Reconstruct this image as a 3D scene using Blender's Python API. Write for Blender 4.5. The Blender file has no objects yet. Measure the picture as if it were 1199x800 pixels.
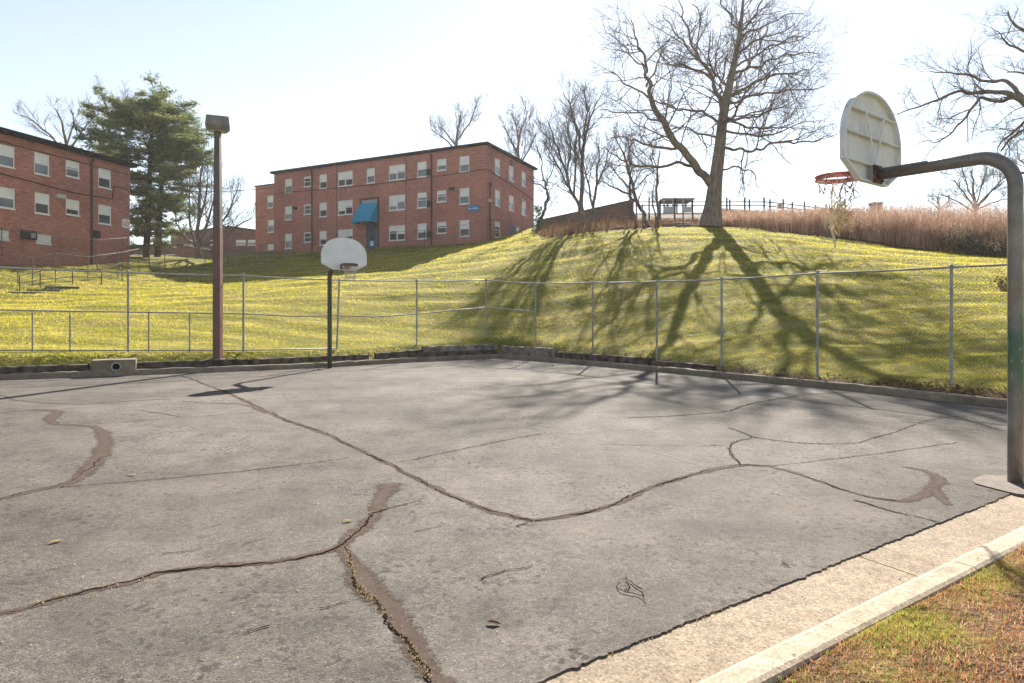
import bpy, math, random
import numpy as np
from mathutils import Vector, Matrix
random.seed(7); rng = np.random.default_rng(7)
R = math.radians
scene = bpy.context.scene
COL = scene.collection

# ------------------------------------------------------------------ survey
F, CX, HY, EYE = 780.0, 599.5, 366.0, 1.68
def P(px, py, Y):            # bearing / elevation reading at a known range -> point in metres
    return Vector(((px-CX)/F*Y, Y, EYE+(HY-py)/F*Y))
def G(px, py, z=0.0):        # the same reading met with level ground of height z
    Y = (EYE-z)*F/(py-HY)
    return Vector(((px-CX)/F*Y, Y, z))

# ------------------------------------------------------------------ node helpers
def newmat(name):
    m = bpy.data.materials.new(name); m.use_nodes = True
    nt = m.node_tree
    for n in list(nt.nodes): nt.nodes.remove(n)
    return m, nt
class NT:
    def __init__(s, name):
        s.m, s.t = newmat(name); s.out = s.n('ShaderNodeOutputMaterial')
    def n(s, typ, **kw):
        x = s.t.nodes.new(typ)
        for k, v in kw.items():
            if k.startswith('i_'):
                x.inputs[k[2:].replace('_', ' ')].default_value = v
            else: setattr(x, k, v)
        return x
    def l(s, a, b): s.t.links.new(a, b)
    def pos(s): return s.n('ShaderNodeNewGeometry').outputs['Position']
    def uv(s): return s.n('ShaderNodeUVMap').outputs['UV']
    def mapping(s, src, scale=(1,1,1), rot=(0,0,0)):
        m = s.n('ShaderNodeMapping'); m.inputs['Scale'].default_value = scale; m.inputs['Rotation'].default_value = rot
        s.l(src, m.inputs['Vector']); return m.outputs['Vector']
    def noise(s, vec, scale, detail=4, rough=0.55, out='Fac'):
        x = s.n('ShaderNodeTexNoise'); x.inputs['Scale'].default_value = scale
        x.inputs['Detail'].default_value = detail; x.inputs['Roughness'].default_value = rough
        s.l(vec, x.inputs['Vector']); return x.outputs[out]
    def voro(s, vec, scale, feature='F1', out='Distance'):
        x = s.n('ShaderNodeTexVoronoi', feature=feature); x.inputs['Scale'].default_value = scale
        s.l(vec, x.inputs['Vector']); return x.outputs[out]
    def ramp(s, fac, stops, interp='LINEAR'):
        r = s.n('ShaderNodeValToRGB'); cr = r.color_ramp; cr.interpolation = interp
        while len(cr.elements) < len(stops): cr.elements.new(0.5)
        for e, (p, c) in zip(cr.elements, stops):
            e.position = p
            e.color = (c, c, c, 1) if isinstance(c, (int, float)) else (*c, 1)
        s.l(fac, r.inputs['Fac']); return r.outputs['Color']
    def mix(s, fac, a, b, mode='MIX'):
        x = s.n('ShaderNodeMix', data_type='RGBA', blend_type=mode)
        for sock, v in ((x.inputs[0], fac), (x.inputs[6], a), (x.inputs[7], b)):
            if hasattr(v, 'is_linked'): s.l(v, sock)
            elif isinstance(v, (int, float)): sock.default_value = v
            else: sock.default_value = (*v, 1)
        return x.outputs[2]
    def math(s, op, a, b=0.0):
        x = s.n('ShaderNodeMath', operation=op)
        for i, v in enumerate((a, b)):
            if hasattr(v, 'is_linked'): s.l(v, x.inputs[i])
            else: x.inputs[i].default_value = v
        return x.outputs[0]
    def bump(s, h, strength=0.3, dist=0.02):
        b = s.n('ShaderNodeBump'); b.inputs['Strength'].default_value = strength; b.inputs['Distance'].default_value = dist
        s.l(h, b.inputs['Height']); return b.outputs['Normal']
    def bsdf(s, col, rough=0.8, metal=0.0, normal=None, spec=0.5):
        b = s.n('ShaderNodeBsdfPrincipled')
        if hasattr(col, 'is_linked'): s.l(col, b.inputs['Base Color'])
        else: b.inputs['Base Color'].default_value = (*col, 1)
        if hasattr(rough, 'is_linked'): s.l(rough, b.inputs['Roughness'])
        else: b.inputs['Roughness'].default_value = rough
        b.inputs['Metallic'].default_value = metal
        b.inputs['Specular IOR Level'].default_value = spec
        if normal is not None: s.l(normal, b.inputs['Normal'])
        return b
    def done(s, b):
        s.l(b.outputs[0], s.out.inputs['Surface']); return s.m

M = {}
def simple(name, c1, c2, scale=3.0, rough=0.8, metal=0.0, bump=0.15, bscale=None, spec=0.4, detail=5, lo=0.35, hi=0.65):
    t = NT(name); p = t.pos()
    c = t.ramp(t.noise(p, scale, detail), [(lo, c1), (hi, c2)])
    nrm = t.bump(t.noise(p, bscale or scale*8, 4), bump, 0.01) if bump else None
    M[name] = t.done(t.bsdf(c, rough, metal, nrm, spec)); return M[name]

def mat_asphalt():
    t = NT('asphalt'); p = t.pos()
    big = t.noise(p, 0.28, 4, 0.55)
    c = t.ramp(big, [(0.3, (0.079, 0.070, 0.062)), (0.5, (0.107, 0.095, 0.084)), (0.7, (0.143, 0.126, 0.111))])
    mid = t.noise(t.mapping(p, (1, 1, 1)), 2.3, 5, 0.65)
    c = t.mix(1.0, c, t.ramp(mid, [(0.28, 0.66), (0.5, 1.0), (0.72, 1.22)]), 'MULTIPLY')
    # aggregate: stones of different greys, dark pits between
    v = t.n('ShaderNodeTexVoronoi', feature='F1'); v.inputs['Scale'].default_value = 105; t.l(p, v.inputs['Vector'])
    stone = t.ramp(t.n('ShaderNodeSeparateColor').outputs[0], [(0, 0.5), (1, 1.5)]) if False else None
    sep = t.n('ShaderNodeSeparateColor'); t.l(v.outputs['Color'], sep.inputs[0])
    st = t.ramp(sep.outputs[0], [(0.0, 0.3), (0.22, 0.72), (0.5, 1.0), (0.9, 1.25), (1.0, 2.2)])
    c = t.mix(0.65, c, st, 'MULTIPLY')
    v2 = t.n('ShaderNodeTexVoronoi', feature='F1'); v2.inputs['Scale'].default_value = 28; t.l(p, v2.inputs['Vector'])
    sep2 = t.n('ShaderNodeSeparateColor'); t.l(v2.outputs['Color'], sep2.inputs[0])
    pit = t.math('MULTIPLY', t.ramp(sep2.outputs[1], [(0.84, 0.0), (0.92, 1.0)]), t.ramp(t.noise(p, 0.9, 3), [(0.42, 0.15), (0.62, 1.0)]))
    c = t.mix(t.math('MULTIPLY', pit, 0.85), c, (0.03, 0.027, 0.025))
    ag = t.ramp(t.noise(p, 16, 5, 0.75), [(0.3, 0.72), (0.5, 1.0), (0.7, 1.2)]); c = t.mix(1.0, c, ag, 'MULTIPLY')
    sp = t.ramp(t.noise(t.mapping(p, (0.6, 1.0, 1), (0, 0, 0.6)), 0.75, 6, 0.7), [(0.52, 0.0), (0.68, 0.6)]); c = t.mix(sp, c, (0.06, 0.054, 0.049))
    # faint reddish-tan silt washed over parts of the court
    silt = t.ramp(t.noise(p, 0.55, 5, 0.6), [(0.5, 0.0), (0.75, 0.45)])
    c = t.mix(silt, c, (0.175, 0.148, 0.124))
    h = t.math('ADD', t.math('MULTIPLY', v.outputs['Distance'], -1.0), t.math('MULTIPLY', t.noise(p, 30, 3), 1.2))
    M['asphalt'] = t.done(t.bsdf(c, 0.9, 0, t.bump(h, 0.35, 0.008), 0.12))

def mat_concrete(name, a, b, agg=0.5, sc=1.2):
    t = NT(name); p = t.pos()
    c = t.ramp(t.noise(p, sc, 6, 0.62), [(0.3, a), (0.7, b)])
    c = t.mix(1.0, c, t.ramp(t.noise(p, 9, 5, 0.7), [(0.3, 0.72), (0.6, 1.08)]), 'MULTIPLY')
    v = t.n('ShaderNodeTexVoronoi', feature='F1'); v.inputs['Scale'].default_value = 85; t.l(p, v.inputs['Vector'])
    sep = t.n('ShaderNodeSeparateColor'); t.l(v.outputs['Color'], sep.inputs[0])
    c = t.mix(agg, c, t.ramp(sep.outputs[0], [(0, 0.5), (0.4, 0.95), (0.85, 1.15), (1, 1.6)]), 'MULTIPLY')
    stain = t.ramp(t.noise(p, 3.1, 4, 0.7), [(0.58, 0.0), (0.75, 0.5)])
    c = t.mix(stain, c, (0.14, 0.11, 0.085))
    M[name] = t.done(t.bsdf(c, 0.9, 0, t.bump(t.noise(p, 60, 4, 0.7), 0.5, 0.006), 0.3))

def mat_turf_ground():
    t = NT('turf_ground'); p = t.pos()
    a = t.n('ShaderNodeAttribute', attribute_name='litter').outputs['Fac']
    st = t.mapping(p, (0.35, 1.3, 1.3))
    g = t.ramp(t.noise(st, 0.9, 6, 0.6), [(0.3, (0.10, 0.105, 0.016)), (0.5, (0.18, 0.165, 0.03)), (0.7, (0.27, 0.215, 0.07))])
    g = t.mix(1.0, g, t.ramp(t.noise(p, 14, 4, 0.7), [(0.25, 0.5), (0.6, 1.15)]), 'MULTIPLY')
    l = t.ramp(t.noise(p, 2.2, 6, 0.7), [(0.3, (0.05, 0.03, 0.018)), (0.5, (0.12, 0.07, 0.042)), (0.7, (0.20, 0.125, 0.08))])
    l = t.mix(1.0, l, t.ramp(t.voro(p, 11), [(0.0, 1.3), (0.6, 0.5)]), 'MULTIPLY')
    f = t.math('ADD', a, t.math('MULTIPLY', t.math('SUBTRACT', t.noise(p, 1.6, 4), 0.5), 0.9))
    c = t.mix(t.ramp(f, [(0.42, 0.0), (0.58, 1.0)]), g, l)
    h = t.math('ADD', t.noise(st, 2.2, 5, 0.65), t.math('MULTIPLY', t.noise(p, 20, 3), 0.25))
    M['turf_ground'] = t.done(t.bsdf(c, 0.95, 0, t.bump(h, 0.8, 0.12), 0.1))

def mat_blade(name, stops, nscale=0.9, trans=0.55, stretch=(0.35, 1.3, 1.3), dryness=0.0):
    t = NT(name); p = t.pos()
    rnd = t.n('ShaderNodeNewGeometry').outputs['Random Per Island']
    n = t.noise(t.mapping(p, stretch), nscale, 5, 0.6)
    f = t.math('ADD', t.math('MULTIPLY', n, 0.75), t.math('MULTIPLY', rnd, 0.30))
    c = t.ramp(f, stops)
    d = t.n('ShaderNodeBsdfDiffuse'); t.l(c, d.inputs['Color'])
    tr = t.n('ShaderNodeBsdfTranslucent'); t.l(c, tr.inputs['Color'])
    mx = t.n('ShaderNodeMixShader'); mx.inputs[0].default_value = trans
    t.l(d.outputs[0], mx.inputs[1]); t.l(tr.outputs[0], mx.inputs[2])
    M[name] = t.done(mx)

def mat_brick(name, a, b, mortar, var=0.5):
    t = NT(name); uv = t.uv(); p = t.pos()
    br = t.n('ShaderNodeTexBrick'); t.l(uv, br.inputs['Vector'])
    br.inputs['Scale'].default_value = 1.0; br.inputs['Brick Width'].default_value = 0.215; br.inputs['Row Height'].default_value = 0.075
    br.inputs['Mortar Size'].default_value = 0.007; br.inputs['Color1'].default_value = (*a, 1); br.inputs['Color2'].default_value = (*b, 1)
    br.inputs['Mortar'].default_value = (*mortar, 1); br.inputs['Bias'].default_value = -0.1
    c = t.mix(1.0, br.outputs['Color'], t.ramp(t.noise(t.mapping(uv, (1.2, 5.0, 1)), 1.5, 5, 0.7), [(0.28, 0.62), (0.5, 1.0), (0.74, 1.45)]), 'MULTIPLY')
    c = t.mix(1.0, c, t.ramp(t.noise(p, 0.35, 4), [(0.3, 0.8), (0.7, 1.15)]), 'MULTIPLY')
    st = t.ramp(t.noise(t.mapping(uv, (1.6, 0.25, 1)), 0.9, 4), [(0.6, 0.0), (0.8, 0.35)])
    c = t.mix(st, c, (0.09, 0.05, 0.04))
    M[name] = t.done(t.bsdf(c, 0.9, 0, t.bump(br.outputs['Fac'], -0.3, 0.01), 0.2))

def mat_bark(name, a, b, sc=2.0):
    t = NT(name); p = t.pos()
    n = t.noise(t.mapping(p, (3.2, 3.2, 0.7)), sc, 6, 0.7)
    c = t.ramp(n, [(0.3, a), (0.65, b)])
    M[name] = t.done(t.bsdf(c, 0.95, 0, t.bump(n, 0.9, 0.06), 0.15))

def mat_pole(name, base, rust, hi=None, zg=None, amount=(0.48, 0.62), metal=0.3, rough=0.6):
    t = NT(name); p = t.pos()
    c = t.ramp(t.noise(p, 5, 5, 0.6), [(0.3, tuple(x*0.75 for x in base)), (0.7, tuple(x*1.3 for x in base))])
    f = t.ramp(t.noise(t.mapping(p, (3, 3, 0.8)), 3.0, 6, 0.7), [(amount[0], 0.0), (amount[1], 1.0)])
    c = t.mix(f, c, rust)
    if zg:   # flaking coats of paint at their own heights
        sx = t.n('ShaderNodeSeparateXYZ'); t.l(p, sx.inputs[0]); z = sx.outputs[2]
        zz = t.math('ADD', z, t.math('MULTIPLY', t.math('SUBTRACT', t.noise(p, 6, 5, 0.7), 0.5), 0.5))
        band = t.ramp(t.math('DIVIDE', zz, 4.0), zg)
        c = t.mix(band, c, hi)
    ch = t.ramp(t.noise(t.mapping(p, (1, 1, .6)), 22, 5, 0.75), [(0.60, 0.0), (0.64, 0.7)]); c = t.mix(ch, c, (0.34, 0.31, 0.28) if zg else tuple(x*2 for x in base))
    sc_ = t.ramp(t.noise(t.mapping(p, (1, 1, .35)), 34, 4, 0.7), [(0.60, 0.0), (0.66, 0.8)]); c = t.mix(sc_, c, tuple(x*.6 for x in rust))
    h = t.noise(p, 40, 5, 0.7)
    M[name] = t.done(t.bsdf(c, rough, metal, t.bump(h, 0.35, 0.004), 0.5))

def mat_sealant():
    t = NT('crack_sealant'); p = t.pos()
    c = t.ramp(t.noise(p, 7, 5, 0.65), [(0.3, (0.070, 0.050, 0.041)), (0.7, (0.105, 0.080, 0.067))])
    core = t.n('ShaderNodeAttribute', attribute_name='core').outputs['Fac']
    f = t.math('ADD', t.math('MULTIPLY', core, 0.85), t.math('MULTIPLY', t.math('SUBTRACT', t.noise(p, 24, 6, 0.8), 0.5), 2.6))
    f = t.ramp(f, [(0.1, 0.0), (0.42, 0.92)])
    b = t.bsdf(c, 1.0, 0, t.bump(t.noise(p, 70, 3), 0.6, 0.008), 0.05); tr = t.n('ShaderNodeBsdfTransparent'); mx = t.n('ShaderNodeMixShader')
    t.l(f, mx.inputs[0]); t.l(tr.outputs[0], mx.inputs[1]); t.l(b.outputs[0], mx.inputs[2]); M['crack_sealant'] = t.done(mx)
def mat_faint():
    t = NT('faded_seam'); p = t.pos()
    c = t.ramp(t.noise(p, 22, 4, 0.7), [(0.38, (0.06, 0.048, 0.04)), (0.56, (0.16, 0.145, 0.13))])
    core = t.n('ShaderNodeAttribute', attribute_name='core').outputs['Fac']
    f = t.math('ADD', t.math('MULTIPLY', core, 0.6), t.math('MULTIPLY', t.math('SUBTRACT', t.noise(p, 18, 6, 0.75), 0.5), 2.0))
    f = t.ramp(f, [(0.2, 0.0), (0.5, 0.8)])
    b = t.bsdf((0.05, 0.038, 0.031), 1.0, 0, None, 0.05); tr = t.n('ShaderNodeBsdfTransparent'); mx = t.n('ShaderNodeMixShader')
    t.l(f, mx.inputs[0]); t.l(tr.outputs[0], mx.inputs[1]); t.l(b.outputs[0], mx.inputs[2]); M['faded_seam'] = t.done(mx)
def mat_paintline():
    t = NT('worn_line_paint'); p = t.pos()
    core = t.n('ShaderNodeAttribute', attribute_name='core').outputs['Fac']
    f = t.math('ADD', t.math('MULTIPLY', core, 0.5), t.math('MULTIPLY', t.math('SUBTRACT', t.noise(p, 30, 6, 0.75), 0.5), 2.2))
    f = t.math('MULTIPLY', t.ramp(f, [(0.25, 0.0), (0.6, 0.55)]), t.ramp(t.noise(p, 1.1, 3), [(0.35, 0.35), (0.6, 1.0)]))
    b = t.bsdf((0.27, 0.245, 0.215), 0.95, 0, None, 0.1); tr = t.n('ShaderNodeBsdfTransparent'); mx = t.n('ShaderNodeMixShader')
    t.l(f, mx.inputs[0]); t.l(tr.outputs[0], mx.inputs[1]); t.l(b.outputs[0], mx.inputs[2]); M['worn_line_paint'] = t.done(mx)

mat_asphalt(); mat_sealant(); mat_faint(); mat_paintline()
simple('crack_dark', (0.008, 0.006, 0.005), (0.03, 0.021, 0.016), 20, 1.0, 0, 0, spec=0.0)
mat_concrete('gutter_concrete', (0.20, 0.152, 0.106), (0.30, 0.235, 0.168), 0.9)
mat_concrete('kerb_concrete', (0.28, 0.222, 0.155), (0.42, 0.34, 0.25), 0.6)
mat_concrete('old_kerb_concrete', (0.13, 0.10, 0.072), (0.29, 0.235, 0.175), 0.5)
mat_concrete('pad_concrete', (0.10, 0.082, 0.068), (0.19, 0.158, 0.13), 0.7)
mat_turf_ground()
mat_blade('turf_blade', [(0.3, (0.23, 0.26, 0.02)), (0.46, (0.37, 0.345, 0.03)), (0.6, (0.58, 0.49, 0.08)), (0.78, (0.68, 0.55, 0.22))], trans=0.64)
mat_blade('verge_green', [(0.3, (0.10, 0.16, 0.015)), (0.6, (0.26, 0.30, 0.035)), (0.8, (0.34, 0.33, 0.08))], 3.0, 0.5, (1, 1, 1))
mat_blade('verge_dry', [(0.3, (0.26, 0.11, 0.045)), (0.5, (0.50, 0.26, 0.12)), (0.75, (0.70, 0.48, 0.28))], 4.0, 0.35, (1, 1, 1))
mat_blade('dead_straw', [(0.3, (0.32, 0.22, 0.10)), (0.7, (0.58, 0.47, 0.28))], 6.0, 0.3, (1, 1, 1))
mat_blade('leaf_brown', [(0.3, (0.06, 0.035, 0.02)), (0.5, (0.16, 0.09, 0.05)), (0.75, (0.34, 0.22, 0.13))], 5.0, 0.3, (1, 1, 1))
mat_blade('reed', [(0.28, (0.15, 0.088, 0.06)), (0.48, (0.36, 0.23, 0.165)), (0.72, (0.66, 0.50, 0.39))], 2.2, 0.35, (1, 1, 0.5))
mat_blade('pine_needle', [(0.3, (0.075, 0.11, 0.06)), (0.48, (0.16, 0.20, 0.09)), (0.62, (0.32, 0.33, 0.13)), (0.8, (0.50, 0.46, 0.2))], 0.45, 0.35, (1, 1, 1.4))
mat_blade('ivy_leaf', [(0.3, (0.03, 0.06, 0.015)), (0.7, (0.08, 0.14, 0.03))], 2.0, 0.3, (1, 1, 1))
mat_blade('shrub_leaf', [(0.3, (0.05, 0.045, 0.025)), (0.5, (0.15, 0.12, 0.075)), (0.75, (0.36, 0.30, 0.22))], 1.5, 0.3, (1, 1, 1))
mat_brick('red_brick', (0.44, 0.155, 0.11), (0.33, 0.11, 0.082), (0.40, 0.29, 0.24))
mat_brick('far_brick', (0.24, 0.10, 0.08), (0.17, 0.075, 0.062), (0.24, 0.18, 0.16))
mat_brick('brown_brick', (0.26, 0.16, 0.12), (0.19, 0.12, 0.095), (0.22, 0.175, 0.145))
mat_bark('oak_bark', (0.09, 0.071, 0.057), (0.30, 0.245, 0.20))
mat_bark('grey_bark', (0.085, 0.07, 0.06), (0.25, 0.205, 0.175))
mat_bark('pine_bark', (0.045, 0.035, 0.028), (0.12, 0.09, 0.07))
mat_pole('near_pole_steel', (0.17, 0.16, 0.148), (0.20, 0.135, 0.10), (0.035, 0.10, 0.065),
         [(0.2, 0.0), (0.29, 0.8), (0.36, 0.9), (0.43, 0.0)], (0.5, 0.68), 0.35, 0.42)
mat_pole('far_pole_steel', (0.05, 0.05, 0.04), (0.07, 0.055, 0.04), metal=0.2)
simple('lamp_pole_paint', (0.105, 0.050, 0.037), (0.15, 0.072, 0.053), 2.5, 0.55)
simple('lamp_pole_grey', (0.08, 0.062, 0.056), (0.12, 0.094, 0.086), 3.5, 0.55)
simple('lamp_head_metal', (0.16, 0.145, 0.13), (0.24, 0.22, 0.20), 4, 0.5, 0.2)
simple('lamp_lens', (0.38, 0.33, 0.25), (0.5, 0.45, 0.36), 5, 0.25, 0, 0)
simple('lamp_bulb', (0.5, 0.38, 0.16), (0.55, 0.42, 0.2), 5, 0.3, 0, 0)
simple('galvanised', (0.22, 0.21, 0.20), (0.36, 0.345, 0.33), 6, 0.65, 0.25, 0.1)
simple('galvanised_wire', (0.04, 0.038, 0.034), (0.075, 0.072, 0.065), 2, 0.9, 0.0, 0)
simple('old_galvanised', (0.11, 0.105, 0.10), (0.18, 0.172, 0.165), 6, 0.8, 0.0, 0.1, spec=0.15)
simple('black_iron', (0.012, 0.012, 0.013), (0.03, 0.028, 0.028), 5, 0.5, 0.2, 0)
simple('dark_rail', (0.04, 0.037, 0.034), (0.075, 0.07, 0.064), 5, 0.8, 0.0, 0, spec=0.15)
simple('timber_old', (0.03, 0.022, 0.016), (0.13, 0.10, 0.075), 5, 0.92, 0, 0.7, 30)
simple('timber_pale', (0.10, 0.082, 0.065), (0.27, 0.225, 0.185), 4, 0.92, 0, 0.7, 30)
simple('board_white', (0.66, 0.66, 0.65), (0.78, 0.78, 0.77), 3, 0.45, 0, 0.05)
def mat_boardback():
    t = NT('board_back'); p = t.pos()
    c = t.ramp(t.noise(p, 3.2, 5, 0.6), [(0.3, (0.58, 0.585, 0.60)), (0.7, (0.70, 0.705, 0.72))])
    s = t.ramp(t.noise(t.mapping(p, (6, 6, 1.2)), 2.4, 5, 0.7), [(0.55, 0.0), (0.74, 0.55)])
    c = t.mix(s, c, (0.26, 0.19, 0.12))
    s2 = t.ramp(t.noise(p, 30, 4, 0.7), [(0.62, 0.0), (0.7, 0.6)])
    c = t.mix(s2, c, (0.12, 0.085, 0.06))
    M['board_back'] = t.done(t.bsdf(c, 0.7, 0, t.bump(t.noise(p, 50, 4), 0.2, 0.004), 0.4))
mat_boardback()
def mat_rim():
    t = NT('rim_orange'); p = t.pos()
    f = t.ramp(t.noise(p, 16, 5, 0.7), [(0.47, 0.0), (0.6, 1.0)])
    c = t.mix(f, (0.36, 0.10, 0.07), (0.42, 0.33, 0.28))
    f2 = t.ramp(t.noise(p, 30, 4, 0.7), [(0.56, 0.0), (0.68, 0.9)])
    c = t.mix(f2, c, (0.09, 0.045, 0.03))
    M['rim_orange'] = t.done(t.bsdf(c, 0.65, 0.1, t.bump(t.noise(p, 60, 4), 0.3, 0.003), 0.4))
mat_rim()
simple('rim_rust', (0.10, 0.045, 0.035), (0.20, 0.09, 0.07), 9, 0.75)
simple('net_cord', (0.45, 0.40, 0.31), (0.66, 0.61, 0.51), 7, 0.9, 0, 0)
simple('net_cord_dark', (0.07, 0.06, 0.055), (0.26, 0.22, 0.18), 9, 0.9, 0, 0)
simple('net_cord_yellow', (0.42, 0.27, 0.11), (0.60, 0.43, 0.22), 9, 0.9, 0, 0)
simple('bracket_rust', (0.09, 0.04, 0.028), (0.2, 0.1, 0.07), 12, 0.8, 0.2)
simple('roof_fascia', (0.010, 0.010, 0.011), (0.022, 0.021, 0.022), 2, 0.95, 0, 0, spec=0.1)
simple('roof_felt', (0.07, 0.068, 0.066), (0.12, 0.115, 0.11), 1, 0.95, 0, 0.1)
simple('window_white', (0.72, 0.71, 0.69), (0.82, 0.81, 0.79), 5, 0.5, 0, 0)
simple('blind_cloth', (0.70, 0.69, 0.65), (0.82, 0.81, 0.77), 1.5, 0.8, 0, 0)
simple('downspout', (0.05, 0.028, 0.024), (0.075, 0.042, 0.036), 3, 0.6, 0, 0)
simple('awning_blue', (0.006, 0.24, 0.42), (0.012, 0.29, 0.48), 3, 0.45, 0, 0)
simple('door_blue', (0.02, 0.09, 0.19), (0.03, 0.12, 0.24), 3, 0.5, 0, 0)
simple('sign_blue', (0.02, 0.17, 0.42), (0.03, 0.2, 0.48), 3, 0.5, 0, 0)
simple('sign_white', (0.7, 0.7, 0.7), (0.8, 0.8, 0.8), 3, 0.5, 0, 0)
simple('sign_red', (0.45, 0.04, 0.04), (0.5, 0.06, 0.05), 3, 0.5, 0, 0)
simple('grille_dark', (0.02, 0.018, 0.018), (0.05, 0.045, 0.042), 12, 0.6, 0.2, 0)
simple('vent_metal', (0.32, 0.31, 0.29), (0.42, 0.41, 0.39), 8, 0.5, 0.3, 0)
simple('fixture_tan', (0.45, 0.40, 0.3), (0.55, 0.5, 0.4), 8, 0.5, 0, 0)
simple('shelter_grey', (0.30, 0.33, 0.34), (0.4, 0.43, 0.44), 3, 0.7, 0, 0)
simple('shelter_roof', (0.16, 0.15, 0.15), (0.24, 0.23, 0.22), 3, 0.8, 0, 0)
simple('pale_roof', (0.55, 0.58, 0.60), (0.66, 0.68, 0.70), 0.3, 0.6, 0, 0)
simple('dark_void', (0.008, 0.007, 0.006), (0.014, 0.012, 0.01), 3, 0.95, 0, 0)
simple('stone_step', (0.06, 0.052, 0.046), (0.17, 0.148, 0.13), 5, 0.9)
simple('twig_brown', (0.05, 0.03, 0.022), (0.1, 0.065, 0.05), 10, 0.9, 0, 0)
def mat_glass():
    t = NT('window_glass'); p = t.pos()
    c = t.ramp(t.noise(p, 0.8, 3), [(0.35, (0.02, 0.026, 0.03)), (0.65, (0.11, 0.12, 0.12))])
    M['window_glass'] = t.done(t.bsdf(c, 0.08, 0, None, 0.9))
mat_glass()

# ------------------------------------------------------------------ mesh helpers
ORG = {}
def empty(name, loc):
    o = bpy.data.objects.new(name, None); COL.objects.link(o); o.location = loc; o.empty_display_size = 0.2
    ORG[o.name] = Vector(loc); return o
def tag(o, label=None, cat=None, group=None, kind=None):
    if label: o['label'] = label
    if cat: o['category'] = cat
    if group: o['group'] = group
    if kind: o['kind'] = kind
    return o
class MB:
    def __init__(s): s.v = []; s.f = []; s.mi = []; s.uv = {}; s.cur = 0
    def add(s, vs, fs, uvs=None):
        b = len(s.v); s.v.extend([tuple(v) for v in vs])
        for k, f in enumerate(fs):
            if uvs: s.uv[len(s.f)] = uvs[k]
            s.f.append(tuple(b+i for i in f)); s.mi.append(s.cur)
    def obox(s, o, ax, ay, az):     # corner + three edge vectors
        o, ax, ay, az = map(Vector, (o, ax, ay, az))
        vs = [o, o+ax, o+ax+ay, o+ay, o+az, o+ax+az, o+ax+ay+az, o+ay+az]
        fs = [(0,3,2,1), (4,5,6,7), (0,1,5,4), (1,2,6,5), (2,3,7,6), (3,0,4,7)]
        if ax.cross(ay).dot(az) < 0: fs = [f[::-1] for f in fs]
        s.add(vs, fs)
    def box(s, c, size, rz=0.0):
        c = Vector(c); ca, sa = math.cos(rz), math.sin(rz)
        ax = Vector((ca, sa, 0))*size[0]; ay = Vector((-sa, ca, 0))*size[1]; az = Vector((0, 0, size[2]))
        s.obox(c-ax/2-ay/2-az/2, ax, ay, az)
    def tube(s, pts, rad, n=8, cap=True):
        pts = [Vector(p) for p in pts]; m = len(pts)
        if not hasattr(rad, '__len__'): rad = [rad]*m
        t0 = (pts[1]-pts[0]).normalized()
        ref = Vector((0, 0, 1)) if abs(t0.z) < 0.9 else Vector((1, 0, 0))
        a = t0.cross(ref).normalized(); b = len(s.v)
        for i, p in enumerate(pts):
            t = (pts[min(i+1, m-1)]-pts[max(i-1, 0)])
            if t.length < 1e-9: t = t0
            t.normalize()
            a = (a - t*a.dot(t))
            if a.length < 1e-6: a = t.orthogonal()
            a.normalize(); c = t.cross(a); r = rad[i]
            for k in range(n):
                an = 2*math.pi*k/n
                q = p + a*(math.cos(an)*r) + c*(math.sin(an)*r)
                s.v.append((q.x, q.y, q.z))
        for i in range(m-1):
            for k in range(n):
                k2 = (k+1) % n
                s.f.append((b+i*n+k, b+i*n+k2, b+(i+1)*n+k2, b+(i+1)*n+k)); s.mi.append(s.cur)
        if cap and n > 2:
            s.f.append(tuple(b+k for k in range(n))[::-1]); s.mi.append(s.cur)
            s.f.append(tuple(b+(m-1)*n+k for k in range(n))); s.mi.append(s.cur)
    def build(s, name, mats, parent=None, smooth=False, bevel=0.0):
        off = ORG[parent.name] if parent else Vector((0, 0, 0))
        me = bpy.data.meshes.new(name)
        me.from_pydata([(v[0]-off.x, v[1]-off.y, v[2]-off.z) for v in s.v], [], s.f)
        if not isinstance(mats, (list, tuple)): mats = [mats]
        for m in mats: me.materials.append(M[m])
        if len(mats) > 1: me.polygons.foreach_set('material_index', s.mi)
        if s.uv:
            lay = me.uv_layers.new(name='UVMap')
            for fi, u in s.uv.items():
                p = me.polygons[fi]
                for k, li in enumerate(p.loop_indices): lay.data[li].uv = u[k]
        if smooth: me.polygons.foreach_set('use_smooth', [True]*len(me.polygons))
        me.update()
        o = bpy.data.objects.new(name, me); COL.objects.link(o)
        if parent: o.parent = parent
        ORG[o.name] = off
        if bevel:
            b = o.modifiers.new('bevel', 'BEVEL'); b.width = bevel; b.segments = 2; b.limit_method = 'ANGLE'
        return o
def tri_mesh(name, V, mat, parent=None, mats=None, mi=None):   # V: (N,3,3)
    N = len(V); me = bpy.data.meshes.new(name)
    off = np.array(ORG[parent.name]) if parent else np.zeros(3)
    me.vertices.add(N*3); me.vertices.foreach_set('co', (V.reshape(-1, 3)-off).astype(np.float32).ravel())
    me.loops.add(N*3); me.loops.foreach_set('vertex_index', np.arange(N*3, dtype=np.int32))
    me.polygons.add(N); me.polygons.foreach_set('loop_start', np.arange(0, N*3, 3, dtype=np.int32))
    me.polygons.foreach_set('loop_total', np.full(N, 3, dtype=np.int32))
    for m in (mats or [mat]): me.materials.append(M[m])
    if mi is not None: me.polygons.foreach_set('material_index', mi.astype(np.int32))
    me.update(calc_edges=True); me.validate()
    o = bpy.data.objects.new(name, me); COL.objects.link(o)
    if parent: o.parent = parent
    ORG[o.name] = Vector(off); return o
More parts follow.
